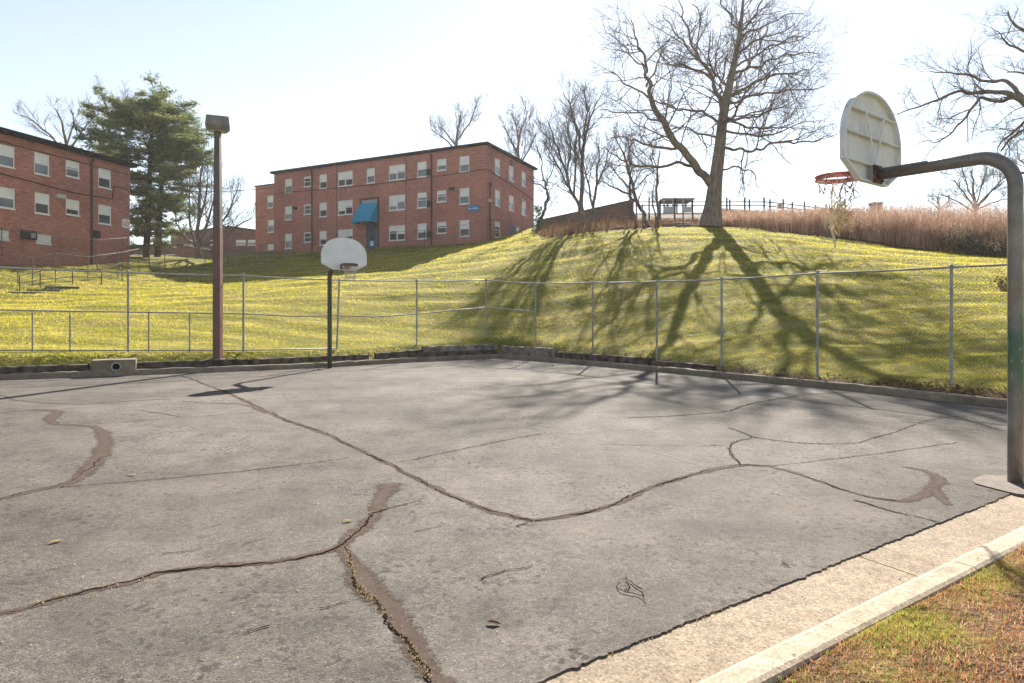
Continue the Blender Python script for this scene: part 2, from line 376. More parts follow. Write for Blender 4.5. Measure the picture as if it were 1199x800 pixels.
def blades(pos, h, w, lean=0.5):
    n = len(pos); a = rng.uniform(0, 2*np.pi, n); la = rng.uniform(0, 2*np.pi, n); ll = rng.uniform(0.1, 1, n)*lean
    d = np.stack([np.cos(a), np.sin(a), np.zeros(n)], 1)*(w/2)[:, None]
    tip = pos + np.stack([np.cos(la)*ll*h, np.sin(la)*ll*h, h*np.sqrt(np.maximum(0.05, 1-ll*ll*0.6))], 1)
    return np.stack([pos-d, pos+d, tip], 1)

# ------------------------------------------------------------------ the court outline and the hill
NA, NB = G(625, 800), G(1180, 580)
KD = (NB-NA); KD.z = 0; KD.normalize()               # along the near kerb
KN = Vector((KD.y, -KD.x, 0))                        # towards the camera side
KS = NA.dot(KN); KU0 = NA.dot(KD)
def near(u, s, z=0.0): return KD*u + KN*(KS+s) + Vector((0, 0, z))

kpx = [(0, 445), (80, 442.3), (160, 439.3), (300, 434), (386, 430.3), (488, 424), (585, 419.5), (680, 427), (800, 438.5), (1000, 458.5), (1180, 478.5)]
KB = [G(*p) for p in kpx]
KBpx = [p[0] for p in kpx]
dL = -KD
KB = [KB[0] + dL*35] + KB
ext = (KB[-1]-KB[-2]).normalized()
t_ = (KS - KB[-1].dot(KN))/ext.dot(KN)
CORN = KB[-1] + ext*t_
KB = KB + [CORN + ext*2.0]
CORN_U = CORN.dot(KD)
def offset_poly(pts, d):
    out = []
    for i, p in enumerate(pts):
        a = pts[max(i-1, 0)]; b = pts[min(i+1, len(pts)-1)]
        t1 = (p-a).normalized() if i > 0 else (b-p).normalized()
        t2 = (b-p).normalized() if i < len(pts)-1 else t1
        n1 = Vector((-t1.y, t1.x, 0)); n2 = Vector((-t2.y, t2.x, 0))
        n = (n1+n2).normalized(); out.append(p + n*(d/max(0.5, n.dot(n1))))
    return out
def kerbpt(px, off=0.0):
    ln = offset_poly(KB, off)
    for a, b in zip(ln[:-1], ln[1:]):
        pa = CX + F*a.x/a.y if a.y > 0.5 else -1e9; 
        pb = CX + F*b.x/b.y if b.y > 0.5 else 1e9
        r = (px-CX)/F
        den = (b.x-a.x) - r*(b.y-a.y)
        if abs(den) < 1e-9: continue
        t = (r*a.y - a.x)/den
        if -1e-6 <= t <= 1+1e-6 and (a+(b-a)*t).y > 1:
            tt = (b-a).normalized()
            return a+(b-a)*t, tt, Vector((-tt.y, tt.x, 0))
    raise ValueError(px)
HOLE = [Vector((p.x, p.y, 0)) for p in offset_poly(KB, 0.10)] + [near(CORN_U+2.0, 0.66), near(KU0-55, 0.66)]
hv = np.array([(p.x, p.y) for p in HOLE])
def poly_sd(x, y, poly=hv):
    """signed distance (negative inside) and nearest point"""
    x = np.asarray(x, float); y = np.asarray(y, float)
    best = np.full(x.shape, 1e18); nx = np.zeros_like(x); ny = np.zeros_like(y); ins = np.zeros(x.shape, bool)
    n = len(poly)
    for i in range(n):
        ax, ay = poly[i]; bx, by = poly[(i+1) % n]
        ex, ey = bx-ax, by-ay; t = np.clip(((x-ax)*ex+(y-ay)*ey)/(ex*ex+ey*ey), 0, 1)
        qx, qy = ax+t*ex, ay+t*ey; d = (x-qx)**2+(y-qy)**2; m = d < best
        best = np.where(m, d, best); nx = np.where(m, qx, nx); ny = np.where(m, qy, ny)
        c = (ay > y) != (by > y)
        with np.errstate(divide='ignore', invalid='ignore'):
            xi = ex*(y-ay)/ey+ax if ey != 0 else np.full(x.shape, -1e18)
        ins ^= c & (x < xi)
    d = np.sqrt(best); return np.where(ins, -d, d), nx, ny

ctrl = [(1111,450,13.1),(957,440,15.6),(845,425,17.8),(769,418,19.5),(694,411,21.9),(627,404,24.0),(569,396,25.5),(488,403,23.6),
 (394,410,21.6),(285,412,20.0),(150,412.5,18.9),(0,413,17.8),(-200,414,16.0),(1300,480,10.0),(1600,500,8.0),
 (850,272,38.5),(850,268,41),(760,276,37.5),(700,279,39),(640,282.5,42),(600,285.5,45),(539,291,52.4),(487,302,45.8),(428,318,40.3),(850,330,27),(700,338,29),(560,338,32),
 (1000,283,39),(1100,297,37),(1180,302,34),(1300,315,30),(1050,345,24),(1500,330,26),
 (0,340,37),(60,331,41),(140,322,48),(152,307,51.5),(0,306,43),(-120,306,40),(200,316,54),(266,310,58),(304,306,60),(380,300,61),(450,290,61),(250,352,31),(60,362,28),(400,345,31),
 (570,283.5,57),(320,294,75),(-400,330,40),(-400,400,24),
 (700,265,49),(640,270,56),(760,262,49),(812,262,47),(790,252,62),(790,250.5,100),(900,258,53),(1000,264,54),(1100,270,52),(900,252.5,100),(1100,262,100),(1300,275,70),
 (640,264,100),(270,303,95),(0,302,95),(450,290,100),(-300,300,100)]
cp = [tuple(P(*c)) for c in ctrl]
cp += [(x, 330.0, 24.0) for x in (-400, -150, 0, 150, 400)] + [(-300, 60, 6), (300, 60, 6), (-120, 40, 4), (120, 35, 4), (60, 10, 1.0), (-60, 5, 0.5), (40, 2, .4)]
cp = np.array(cp)
def _phi(r2): return 0.5*r2*np.log(r2+1e-12)
nC = len(cp); S_ = 50.0
_A = np.zeros((nC+3, nC+3)); xy = cp[:, :2]/S_
_A[:nC, :nC] = _phi(((xy[:, None]-xy[None])**2).sum(2)) + np.eye(nC)*0.0015
_A[:nC, nC] = 1; _A[:nC, nC+1:] = xy; _A[nC:, :nC] = _A[:nC, nC:].T
_w = np.linalg.solve(_A, np.concatenate([cp[:, 2], np.zeros(3)]))
def hill(x, y):
    x = np.asarray(x, float)/S_; y = np.asarray(y, float)/S_; z = _w[nC] + _w[nC+1]*x + _w[nC+2]*y
    for i in range(nC): z = z + _w[i]*_phi((x-xy[i, 0])**2+(y-xy[i, 1])**2)
    return z
def wob(x, y):   # small undulation of the mown bank
    return 0.045*np.sin(x*0.9+1.3*np.sin(y*0.5))*np.sin(y*1.7+0.4*x) + 0.03*np.sin(y*3.1+0.8*np.sin(x*0.7)+x*0.35)
def ground(x, y, sd=None):
    x = np.asarray(x, float); y = np.asarray(y, float)
    if sd is None: sd = poly_sd(x, y)[0]
    h = hill(x, y)
    far = np.sqrt(x*x+y*y); k = np.clip((far-250)/150, 0, 1); h = h*(1-k)+20*k*np.clip(y/100, 0, 1)
    h = np.maximum(h, 0.15)
    h = h + wob(x, y)*np.clip((sd-0.8)/2, 0, 1)*np.clip((140-y)/40, 0, 1)
    s = np.clip((sd-0.25)/0.5, 0, 1); s = s*s*(3-2*s)
    h = 0.11*(1-s) + h*s
    side = x*KN.x+y*KN.y-KS; u = x*KD.x+y*KD.y
    k = np.clip((u-CORN_U-1.5)/8, 0, 1); k = np.where(side > 0.3, k, 1.0); k = k*k*(3-2*k)
    return (0.115+0.02*np.sin(x*2.1)*np.sin(y*1.7))*(1-k) + h*k
def gz(x, y): return float(ground(np.array([x]), np.array([y]))[0])

def axis(lo, hi, step, far):
    a = list(np.arange(lo, hi+1e-6, step)); s = step
    while a[-1] < far: s *= 1.18; a.append(a[-1]+s)
    s = step
    while a[0] > -far: s *= 1.18; a.insert(0, a[0]-s)
    return np.array(a)
gx = axis(-24, 26, 0.3, 330); gy = axis(-3, 46, 0.3, 330)
GX, GY = np.meshgrid(gx, gy); sd, qx, qy = poly_sd(GX, GY)
_in = sd < 0; _out = ~_in; _adj = np.zeros_like(_in)
for _a in (-1, 0, 1):
    for _b in (-1, 0, 1): _adj |= np.roll(np.roll(_out, _a, 0), _b, 1)
snap = (_in & _adj) | ((sd >= 0) & (sd < 0.10))
GX = np.where(snap, qx, GX); GY = np.where(snap, qy, GY); sd2 = np.where(snap, 0.0, sd)
GZ = ground(GX, GY, sd2)
def litter_of(x, y):
    """dead leaves instead of turf: the wooded bank, the reed bed and the foot of the fence by the kerb"""
    bank = np.clip((y-(40.5+np.clip((8-x)*0.35, 0, 6)))/2.0, 0, 1)*np.clip((x-1.2)/1.5, 0, 1)
    reed = np.clip((y-(44.5-0.32*x))/1.5+0.3, 0, 1)*np.clip((x-14)/3, 0, 1)
    return np.maximum(bank, reed)
LIT = litter_of(GX, GY)
sdl = np.clip(1.0-(sd2-0.2)/0.7, 0, 1)*np.clip((GX-1.0)/1.5, 0, 1)*(GY < 24)*(GY > 9)
LIT = np.maximum(LIT, sdl*0.85)
_side = GX*KN.x+GY*KN.y-KS
LIT = np.where((_side > 0.3) & (GX < 12), 0.50-0.10*np.clip((GX*KD.x+GY*KD.y-KU0-3.4), 0, 2), LIT)
ny_, nx_ = GX.shape
keep = ((sd2[:-1, :-1] > -1e-6) & (sd2[1:, :-1] > -1e-6) & (sd2[:-1, 1:] > -1e-6) & (sd2[1:, 1:] > -1e-6))
jj, ii = np.nonzero(keep); base = jj*nx_+ii
faces = np.stack([base, base+1, base+nx_+1, base+nx_], 1)
me = bpy.data.meshes.new('hillside')
me.from_pydata(np.stack([GX.ravel(), GY.ravel(), GZ.ravel()], 1).tolist(), [], faces.tolist())
at = me.attributes.new('litter', 'FLOAT', 'POINT'); at.data.foreach_set('value', LIT.ravel().astype(np.float32))
me.materials.append(M['turf_ground']); me.polygons.foreach_set('use_smooth', [True]*len(me.polygons)); me.update()
hill_o = bpy.data.objects.new('hillside', me); COL.objects.link(hill_o); tag(hill_o, kind='structure')

# ------------------------------------------------------------------ asphalt court
c = MB(); c.cur = 0
ring = [Vector((p.x, p.y, 0)) for p in offset_poly(KB, 0.02)][:-1] + [CORN]
edge = []; u = CORN_U
jit = 0.0
while u > KU0-55:
    fine = -3 < u-KU0 < 9
    jit = jit*0.6 + random.gauss(0, 0.0028) + (random.uniform(-.012, .012) if random.random() < .10 else 0)
    edge.append(near(u, jit+random.uniform(-0.005, 0.005) if fine else 0.0)); u -= 0.022 if fine else 1.0
ring += edge
n = len(ring)
c.add(ring, [tuple(range(n))[::-1]])
low = [p+Vector((0, 0, -0.12)) for p in ring]
c.add(ring+low, [(i, (i+1) % n, n+(i+1) % n, n+i) for i in range(n)])
def strip(path, widths, z, mi, rag=0.3, step=0.03, wander=0.012):
    """a mark of its own shape along a surveyed path (readings on level ground)"""
    pts = [G(*p) for p in path]
    if not hasattr(widths, '__len__'): widths = [widths]*len(pts)
    dense = []; 
    for i in range(len(pts)-1):
        L = (pts[i+1]-pts[i]).length; k = max(2, int(L/step))
        for j in range(k):
            t = j/k
            # Catmull-Rom
            p0 = pts[max(i-1, 0)]; p1 = pts[i]; p2 = pts[i+1]; p3 = pts[min(i+2, len(pts)-1)]
            q = 0.5*((2*p1)+(p2-p0)*t+(2*p0-5*p1+4*p2-p3)*t*t+(3*p1-p0-3*p2+p3)*t*t*t)
            dense.append((q, widths[i]*(1-t)+widths[i+1]*t))
    dense.append((pts[-1], widths[-1]))
    a = b = w_ = 0.0; vs = []
    for i, (q, w) in enumerate(dense):
        q0 = dense[max(i-1, 0)][0]; q1 = dense[min(i+1, len(dense)-1)][0]
        t = q1-q0; t.normalize(); nn = Vector((-t.y, t.x, 0))
        a = a*0.8+random.gauss(0, 0.35)*rag; b = b*0.8+random.gauss(0, 0.35)*rag; w_ = w_*0.9+random.gauss(0, 1)*wander*0.45
        q = q + nn*w_
        k = 1.0 if mi == 2 else 1.45
        vs.append(q+nn*w*0.5*k*max(0.15, 1+a)+Vector((0, 0, z))); vs.append(q+Vector((0, 0, z))); vs.append(q-nn*w*0.5*k*max(0.15, 1+b)+Vector((0, 0, z)))
    c.cur = mi; core_ids.extend(range(len(c.v)+1, len(c.v)+len(vs), 3))
    c.add(vs, [(3*i+j, 3*i+1+j, 3*i+4+j, 3*i+3+j) for i in range(len(dense)-1) for j in (0, 1)])
SE, DK, FA, PA = 1, 2, 3, 4
core_ids = []
zz = [0.0030]
def S(path, w, mi=SE, rag=0.3, wander=0.012, z=None):
    zz[0] += 0.00012
    strip(path, w, z or zz[0], mi, rag, wander=wander)
A_ = [(-30,727),(0,720),(50,708),(100,694),(150,684),(190,672),(240,665),(300,660),(350,653),(385,645),(404,636)]
S(A_, [.05,.055,.06,.06,.055,.06,.065,.06,.06,.07,.08])
B_ = [(456,566),(446,588),(440,604),(424,622),(402,640),(408,658),(424,684),(446,704),(468,738),(490,768),(516,800),(540,830)]
S(B_, [.20,.13,.10,.12,.09,.11,.17,.13,.10,.11,.10,.10], rag=0.25)
C_ = [(213,440),(240,450),(268,461),(300,476),(330,490),(380,508),(430,531),(480,556),(530,581),(570,597),(600,605),(626,610)]
S(C_, [.05,.05,.06,.06,.07,.07,.06,.065,.065,.07,.08,.06])
D_ = [(626,610),(680,602),(720,590),(760,572),(800,560),(840,549),(870,545),(900,546)]
S(D_, [.06,.06,.07,.065,.06,.06,.07,.05])
E_ = [(900,546),(940,557),(1000,578),(1049,587),(1070,586),(1087,577),(1098,564),(1093,556),(1075,550),(1056,547)]
S(E_, [.03,.035,.045,.06,.08,.10,.12,.09,.06,.02])
S([(1092,572),(1102,580),(1114,592)], [.09,.08,.04])
H_ = [(-20,590),(0,585),(50,573),(80,566),(100,553),(115,536),(125,516),(117,503),(92,498),(66,497),(60,490),(65,482),(40,480),(0,484)]
S(H_, [.06,.06,.07,.10,.14,.17,.16,.12,.07,.08,.16,.18,.08,.05])
S([(0,462),(20,469),(60,472.5),(100,473.5),(150,470),(200,467.5)], .04)
S([(213,470),(240,472),(285,474),(312,484)], .045)
for path, w in [([(110,497),(200,490.5),(300,483)], .03), ([(70,571),(200,560),(300,550),(410,536)], .03),
                ([(470,541),(560,522),(640,507)], .03), ([(1000,586),(1035,596),(1100,612)], .035),
                ([(155,480),(180,483),(210,489)], .035), ([(900,546),(960,540),(1040,530),(1120,518)], .03),
                ([(735,489),(790,487),(850,482),(880,473),(940,463),(1000,459)], .05), ([(868,545),(852,524),(868,516),(880,512),(852,501)], .03),
                ([(880,512),(940,519),(1000,519),(1040,508),(1100,490),(1160,487)], .035), ([(700,520),(790,522),(850,522)], .02),
                ([(560,428),(640,434),(760,452),(860,457)], .025), ([(1040,470),(1110,486),(1175,505)], .045), ([(950,485),(1040,492),(1150,505)], .035)]:
    S(path, w, FA, 0.5)
for path, w in [([(596,498),(680,511),(760,528),(822,546)], .06), ([(640,508),(680,503),(722,500)], .05), ([(0,520),(60,512),(130,505)], .06)]:
    S(path, w, PA, 0.4, 0.004)
def crack(path, w=.010, rag=1.3, wander=0.022): S(path, w*.85, DK, rag, wander, 0.0062+random.uniform(0, .0006))
crack(A_, .012); crack([(404,640),(410,660),(420,690),(436,704),(460,730),(485,765),(505,795),(520,830)], .017)
crack([(404,636),(424,612),(440,598),(470,590),(500,583)], .012); crack(C_, .010); crack(D_, .010); crack(H_[:6], .010)
crack(E_[:4], .008); crack([(605,617),(626,610)], .014)
for p in [[(485,623),(500,620),(516,616)], [(376,714),(392,709),(408,705)], [(268,744),(290,740),(316,735)], [(190,650),(215,648),(238,643)],
          [(285,637),(300,634),(312,632)], [(725,572),(735,570)], [(735,490),(790,487),(850,482),(880,473),(940,463)], [(868,545),(852,524),(868,516),(880,512),(852,501)],
          [(880,512),(940,519),(1000,519)], [(560,680),(590,672),(625,664)], [(0,686),(35,686)], [(915,660),(925,663)], [(1000,586),(1035,596),(1098,612)]]:
    crack(p, .010, 1.0)
court = c.build('asphalt_court', ['asphalt', 'crack_sealant', 'crack_dark', 'faded_seam', 'worn_line_paint']); tag(court, kind='structure')
_c = np.zeros(len(court.data.vertices), np.float32); _c[core_ids] = 1; court.data.attributes.new('core', 'FLOAT', 'POINT').data.foreach_set('value', _c)

# dead grass growing in the open cracks
pts = []
def straw_along(path, n, spread):
    P_ = [G(*p) for p in path]
    for _ in range(n):
        i = random.randrange(len(P_)-1); q = P_[i].lerp(P_[i+1], random.random())
        pts.append((q.x+random.gauss(0, spread), q.y+random.gauss(0, spread), 0.007))
straw_along([(404,640),(410,660),(420,690),(436,704)], 420, .014); straw_along([(436,704),(460,730),(485,765),(505,795)], 260, .014)
straw_along([(404,636),(424,612),(440,598),(465,592)], 160, .012)
for px, py in [(48,707),(72,697),(172,680),(130,688),(110,700),(30,563),(35,570),(405,612),(95,560),(470,770)]:
    q = G(px, py)
    for _ in range(30): pts.append((q.x+random.gauss(0, .035), q.y+random.gauss(0, .02), 0.007))
for _ in range(1500):
    u = KU0+random.uniform(-1, 8); q = near(u, random.gauss(.006, .016)); 
    if math.sin(u*3.1+1.5*math.sin(u*1.7)) > random.uniform(-.6, 1): pts.append((q.x, q.y, -.006))
pts = np.array(pts)
o = tri_mesh('dead_grass', blades(pts, rng.uniform(.004, .014, len(pts)), rng.uniform(.003, .008, len(pts)), 1.2), 'dead_straw')
tag(o, 'pale dead grass caught in the open asphalt cracks', 'dead grass', kind='stuff')

# ------------------------------------------------------------------ kerbs
g = MB()
prof_pan = [(-0.12, -0.005), (0.40, -0.027), (0.52, -0.028), (0.52, -0.25), (-0.12, -0.25)]
prof_kerb = [(0.523, -0.035), (0.55, 0.09), (0.565, 0.122), (0.60, 0.138), (0.70, 0.135), (0.722, 0.125), (0.733, 0.10), (0.733, -0.25), (0.523, -0.25)]
ju = G(1040, 660).dot(KD)
cuts = sorted([ju + k*3.05 for k in range(-17, 5)])
def extr(mb, prof, u0, u1):
    n = len(prof); k = max(1, int((u1-u0)/0.5)); rows = []
    for j in range(k+1):
        u = u0+(u1-u0)*j/k; rows += [near(u, s, z) for s, z in prof]
    fs = []
    for j in range(k):
        for i in range(n):
            fs.append((j*n+i, j*n+(i+1) % n, (j+1)*n+(i+1) % n, (j+1)*n+i))
    fs += [tuple(range(n))[::-1], tuple(range(k*n, k*n+n))]
    mb.add(rows, fs)
for a, b in zip(cuts[:-1], cuts[1:]):
    if a > CORN_U+2: continue
    g.cur = 0; extr(g, prof_pan, a+0.006, b-0.006)
    g.cur = 1; extr(g, prof_kerb, a+0.005, b-0.005)
g.cur = 2; g.obox(near(cuts[0], -0.1, -0.30), KD*(cuts[-1]-cuts[0]), KN*0.8, (0, 0, 0.22))
ng = g.build('kerb_and_gutter', ['gutter_concrete', 'kerb_concrete', 'crack_dark']); tag(ng, kind='structure')
b = MB()
lines = []
for off, z in [(0.0, -0.1), (0.005, 0.11), (0.03, 0.145), (0.16, 0.15), (0.185, 0.13), (0.19, -0.1)]:
    ln = offset_poly(KB, off); dn = []
    for i in range(len(ln)-1):
        k = max(1, int((ln[i+1]-ln[i]).length/0.35))
        for j in range(k): dn.append(ln[i].lerp(ln[i+1], j/k) + Vector((0, 0, z)))
    lines.append(dn)
m = min(len(l) for l in lines)
# resample every line to the same count
def resample(l, m):
    d = [0]
    for p, q in zip(l[:-1], l[1:]): d.append(d[-1]+(q-p).length)
    out = []; j = 0
    for i in range(m):
        s = d[-1]*i/(m-1)
        while j < len(d)-2 and d[j+1] < s: j += 1
        out.append(l[j].lerp(l[j+1], (s-d[j])/max(1e-9, d[j+1]-d[j])))
    return out
m = 220
# keep corners matched: resample per span
sp = []
for off, z in [(0.0, -0.1), (0.005, 0.11), (0.03, 0.145), (0.16, 0.15), (0.185, 0.13), (0.19, -0.1)]:
    ln = offset_poly(KB, off); dn = []
    for i in range(len(ln)-1):
        k = 60 if i == 0 else 14
        for j in range(k): dn.append(ln[i].lerp(ln[i+1], j/k) + Vector((0, 0, z)))
    dn.append(ln[-1]+Vector((0, 0, z))); sp.append(dn)
nseg = len(sp[0]); vs = []
for i in range(nseg):
    w = random.gauss(0, 0.006)
    for k in range(6):
        v = sp[k][i].copy()
        if 1 <= k <= 4: v.z += w+random.gauss(0, 0.003)
        vs.append(v)
b.add(vs, [(i*6+k, i*6+6+k, i*6+7+k, i*6+1+k) for i in range(nseg-1) for k in range(5)])
bk = b.build('kerb', 'old_kerb_concrete'); tag(bk, kind='structure')

# ------------------------------------------------------------------ old timbers behind the kerb
def timber(px0, px1, off, z0, hgt, mat, label, wid=0.17, tilt=0.0, notch=False):
    p0 = kerbpt(px0, off)[0]; p1 = kerbpt(px1, off)[0]
    d = (p1-p0); L = d.length; d.normalize(); nn = Vector((-d.y, d.x, 0)); mb = MB()
    k = max(6, int(L/0.16)); rows = []
    for j in range(k+1):
        q = p0 + d*(L*j/k)
        for s, z in [(0, 0), (0, .85), (.12, 1), (.88, 1), (1, .85), (1, 0)]:
            e = random.gauss(0, 0.007)
            zt = z0 + z*hgt + tilt*(j/k) + (random.gauss(0, .006) if z > .5 else 0)
            if notch and z > .5 and random.random() < 0.12: zt -= 0.035
            rows.append(q + nn*(s*wid+e) + Vector((0, 0, zt)))
    fs = [(j*6+i, j*6+6+i, j*6+6+(i+1) % 6, j*6+(i+1) % 6) for j in range(k) for i in range(6)]
    fs += [tuple(range(6)), tuple(range(k*6, k*6+6))[::-1]]
    mb.add(rows, fs); o = mb.build('landscape_timber', mat)
    tag(o, label, 'timber', 'old timbers behind the court kerb'); return o
timber(-90, 105, .30, .10, .21, 'timber_old', 'dark weathered timber running left of the concrete drain block')
timber(161, 290, .30, .10, .22, 'timber_old', 'dark timber between the drain block and just past the light pole')
timber(291, 432, .30, .10, .21, 'timber_old', 'dark timber lying behind the foot of the far basketball pole')
timber(441, 497, .32, .14, .20, 'timber_old', 'short grey timber sunk in grass right of the far basketball pole', tilt=.05)
timber(498, 583, .30, .13, .16, 'timber_old', 'lower timber of the rotting stack left of the court corner')
timber(496, 583, .31, .30, .20, 'timber_pale', 'upper rotted pale timber with broken edges on the stack left of the corner', notch=True)
timber(588, 650, .28, .10, .34, 'timber_pale', 'tall brown timber just right of the court corner under the corner fence post')
timber(651, 758, .30, .10, .24, 'timber_old', 'long low brown timber at the foot of the hill right of the corner')
timber(762, 834, .32, .08, .20, 'timber_old', 'half buried timber at the right end of the timber row')

# ------------------------------------------------------------------ drain block
pl, tt, nn = kerbpt(107, -0.03); pr = kerbpt(159, -0.03)[0]
d = (pr-pl); L = d.length; d.normalize(); nn = Vector((-d.y, d.x, 0))
dr = empty('drain_outlet', (pl+pr)/2); tag(dr, 'concrete drain block with a round pipe opening set in the far left kerb', 'drain')
mb = MB(); cxl, czl, ro = L*0.55, 0.245, 0.115; H = 0.425; W = 0.62
# front face with a round hole
N = 24; front = []
circ = [pl + d*(cxl+ro*math.cos(2*math.pi*i/N)) + Vector((0, 0, czl+ro*math.sin(2*math.pi*i/N))) for i in range(N)]
sq = []
for i in range(N):
    an = 2*math.pi*i/N; cx_, sx_ = math.cos(an), math.sin(an)
    tx = ((L-cxl) if cx_ > 0 else cxl)/max(1e-6, abs(cx_)); tz = ((H-czl) if sx_ > 0 else czl+.05)/max(1e-6, abs(sx_)); t = min(tx, tz)
    sq.append(pl + d*(cxl+cx_*t) + Vector((0, 0, czl+sx_*t)))
mb.add(circ+sq, [(i, (i+1) % N, N+(i+1) % N, N+i) for i in range(N)])
for a, b_ in (((0, 0)), ) if False else []: pass
c0, c1, c2, c3 = pl+Vector((0,0,-.05)), pl+d*L+Vector((0,0,-.05)), pl+d*L+Vector((0,0,H)), pl+Vector((0,0,H))
for a, b_ in ((c1, c2), (c2, c3), (c3, c0)):
    mb.add([a, b_, b_+nn*W, a+nn*W], [(0, 1, 2, 3)])
# fill the four corners between ray polygon and rectangle
for cn in (c0, c1, c2, c3):
    sd_ = sorted(range(N), key=lambda i: (sq[i]-cn).length)[:2]
    mb.add([cn-nn*0.0, sq[sd_[0]], sq[sd_[1]]], [(0, 1, 2)])
mb.build('block', 'old_kerb_concrete', dr)
mb = MB()
for r0, r1, y0, y1 in ((ro, ro, -.02, .5), (ro*.78, ro*.78, -.02, .5)):
    ring0 = [pl+d*(cxl+r0*math.cos(2*math.pi*i/N))+nn*y0+Vector((0,0,czl+r0*math.sin(2*math.pi*i/N))) for i in range(N)]
    ring1 = [q+nn*(y1-y0) for q in ring0]; mb.add(ring0+ring1, [(i, (i+1) % N, N+(i+1) % N, N+i) for i in range(N)])
ra = [pl+d*(cxl+ro*math.cos(2*math.pi*i/N))-nn*.02+Vector((0,0,czl+ro*math.sin(2*math.pi*i/N))) for i in range(N)]
rb = [pl+d*(cxl+ro*.78*math.cos(2*math.pi*i/N))-nn*.02+Vector((0,0,czl+ro*.78*math.sin(2*math.pi*i/N))) for i in range(N)]
mb.add(ra+rb, [(i, (i+1) % N, N+(i+1) % N, N+i) for i in range(N)])
mb.build('pipe', 'vent_metal', dr)
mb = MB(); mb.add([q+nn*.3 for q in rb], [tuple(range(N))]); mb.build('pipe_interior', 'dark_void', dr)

# ------------------------------------------------------------------ chain link fences
def wires(mb, A, B, a0, a1, b0, b1, pitch, r):
    """crossed wires of one panel; A,B ground points; heights a0..a1, b0..b1"""
    L = (B-A).length; ha = a1-a0; Hm = max(ha, b1-b0)
    def at(s, h):   # s 0..L, h 0..1
        t = s/L; z = (a0+(a1-a0)*h)*(1-t)+(b0+(b1-b0)*h)*t
        q = A.lerp(B, t); return Vector((q.x, q.y, z))
    k = int((L+Hm)/pitch)
    for i in range(k):
        s0 = -Hm+i*pitch
        for sgn in (1, -1):
            x0, x1 = (s0, s0+Hm) if sgn == 1 else (s0+Hm, s0)
            h0, h1 = 0.0, 1.0
            def cl(x): return x
            # clip to 0..L
            pts = []
            for (xa, hA, xb, hB) in ((x0, h0, x1, h1),):
                if xa > xb: xa, hA, xb, hB = xb, hB, xa, hA
                if xb <= 0 or xa >= L: break
                if xa < 0: hA = hA+(hB-hA)*(0-xa)/(xb-xa); xa = 0
                if xb > L: hB = hA+(hB-hA)*(L-xa)/(xb-xa); xb = L
                if xb-xa > 0.03: pts = [at(xa, hA), at(xb, hB)]
            if pts: mb.tube(pts, r, 3, cap=False)
def fence(name, label, posts, rails, pitch=0.075, wr=0.0014, pr=0.03, rr=0.021, cat='fence', extra=(), mat='galvanised', wiremat='galvanised_wire', mesh=True, group=None):
    """posts: (base Vector, top z, lean Vector)"""
    root = empty(name, posts[0][0]); tag(root, label, cat, group)
    for p, zt, lean in posts:
        mb = MB(); top = Vector((p.x, p.y, zt))+lean
        mb.tube([Vector((p.x, p.y, p.z-0.3)), top+Vector((0, 0, .02))], pr, 10)
        if pr > .02: mb.tube([top+Vector((0, 0, .02)), top+Vector((0, 0, .045)), top+Vector((0, 0, .06))], [pr*1.25, pr*1.1, pr*.4], 10)
        mb.build('post', mat, root, smooth=False)
    for p, zt in extra:
        mb = MB(); mb.tube([Vector((p.x, p.y, p.z-.3)), Vector((p.x, p.y, zt))], pr*.7, 8); mb.build('intermediate_post', mat, root)
    for nm, pts in rails:
        mb = MB(); mb.tube(pts, rr, 8); mb.build(nm, mat, root, smooth=True)
    if mesh:
        mb = MB()
        for (p, zt, _), (q, zu, _) in zip(posts[:-1], posts[1:]):
            wires(mb, Vector((p.x, p.y, 0)), Vector((q.x, q.y, 0)), p.z+.02, zt-.01, q.z+.02, zu-.01, pitch, wr)
        mb.build('wire_mesh', wiremat, root)
    return root
fpL = [(-170,310.5,16.4),(0-2,313,17.8),(150,319,18.9),(285,323,20.0),(394,328,21.6),(488,329,23.6),(569,328,25.5)]
fpR = [(569,328,25.5),(627,332,24.0),(694,331,21.9),(769,329.5,19.5),(845,327,17.8),(957,320,15.6),(1114,313,13.1),(1340,300,10.9)]
def mkposts(lst, lean={}):
    out = []
    for i, (px, py, Y) in enumerate(lst):
        t = P(px, py, Y); out.append((Vector((t.x, t.y, gz(t.x, t.y))), t.z, lean.get(i, Vector((0, 0, 0)))))
    return out
pL = mkposts(fpL, {4: Vector((.09, 0, 0))}); pR = mkposts(fpR)
# sagging top and middle rails
def rail(posts, dz=0.0, frac=None, sag=0.015):
    pts = []
    for (p, zt, l), (q, zu, l2) in zip(posts[:-1], posts[1:]):
        for j in range(4):
            t = j/4; z = (zt+(zu-zt)*t)+dz - sag*math.sin(math.pi*t) + random.gauss(0, .0012)
            a = p.lerp(q, t); pts.append(Vector((a.x, a.y, z)))
    p, zt, l = posts[-1]; pts.append(Vector((p.x, p.y, zt+dz))); return pts
midL = [P(-170,363,16.4), P(0,363,17.8), P(75,364.5,18.3), P(150,365.5,18.9), P(285,367.5,20.0), P(345,370.5,20.8), P(394,369.5,21.6), P(440,371,22.6), P(488,368,23.6), P(530,363.5,24.5), P(569,360,25.5)]
botL = [Vector((p.x, p.y, p.z+.05)) for p, _, _ in pL[:5]]
ex = []
for px in (38, 82, 174, 222):
    r = (px-CX)/F
    for (p, _, _), (q, _, _) in zip(pL[:-1], pL[1:]):
        den = (q.x-p.x)-r*(q.y-p.y); t = (r*p.y-p.x)/den
        if 0 <= t <= 1:
            a = p.lerp(q, t); ex.append((Vector((a.x, a.y, gz(a.x, a.y))), 1.66))
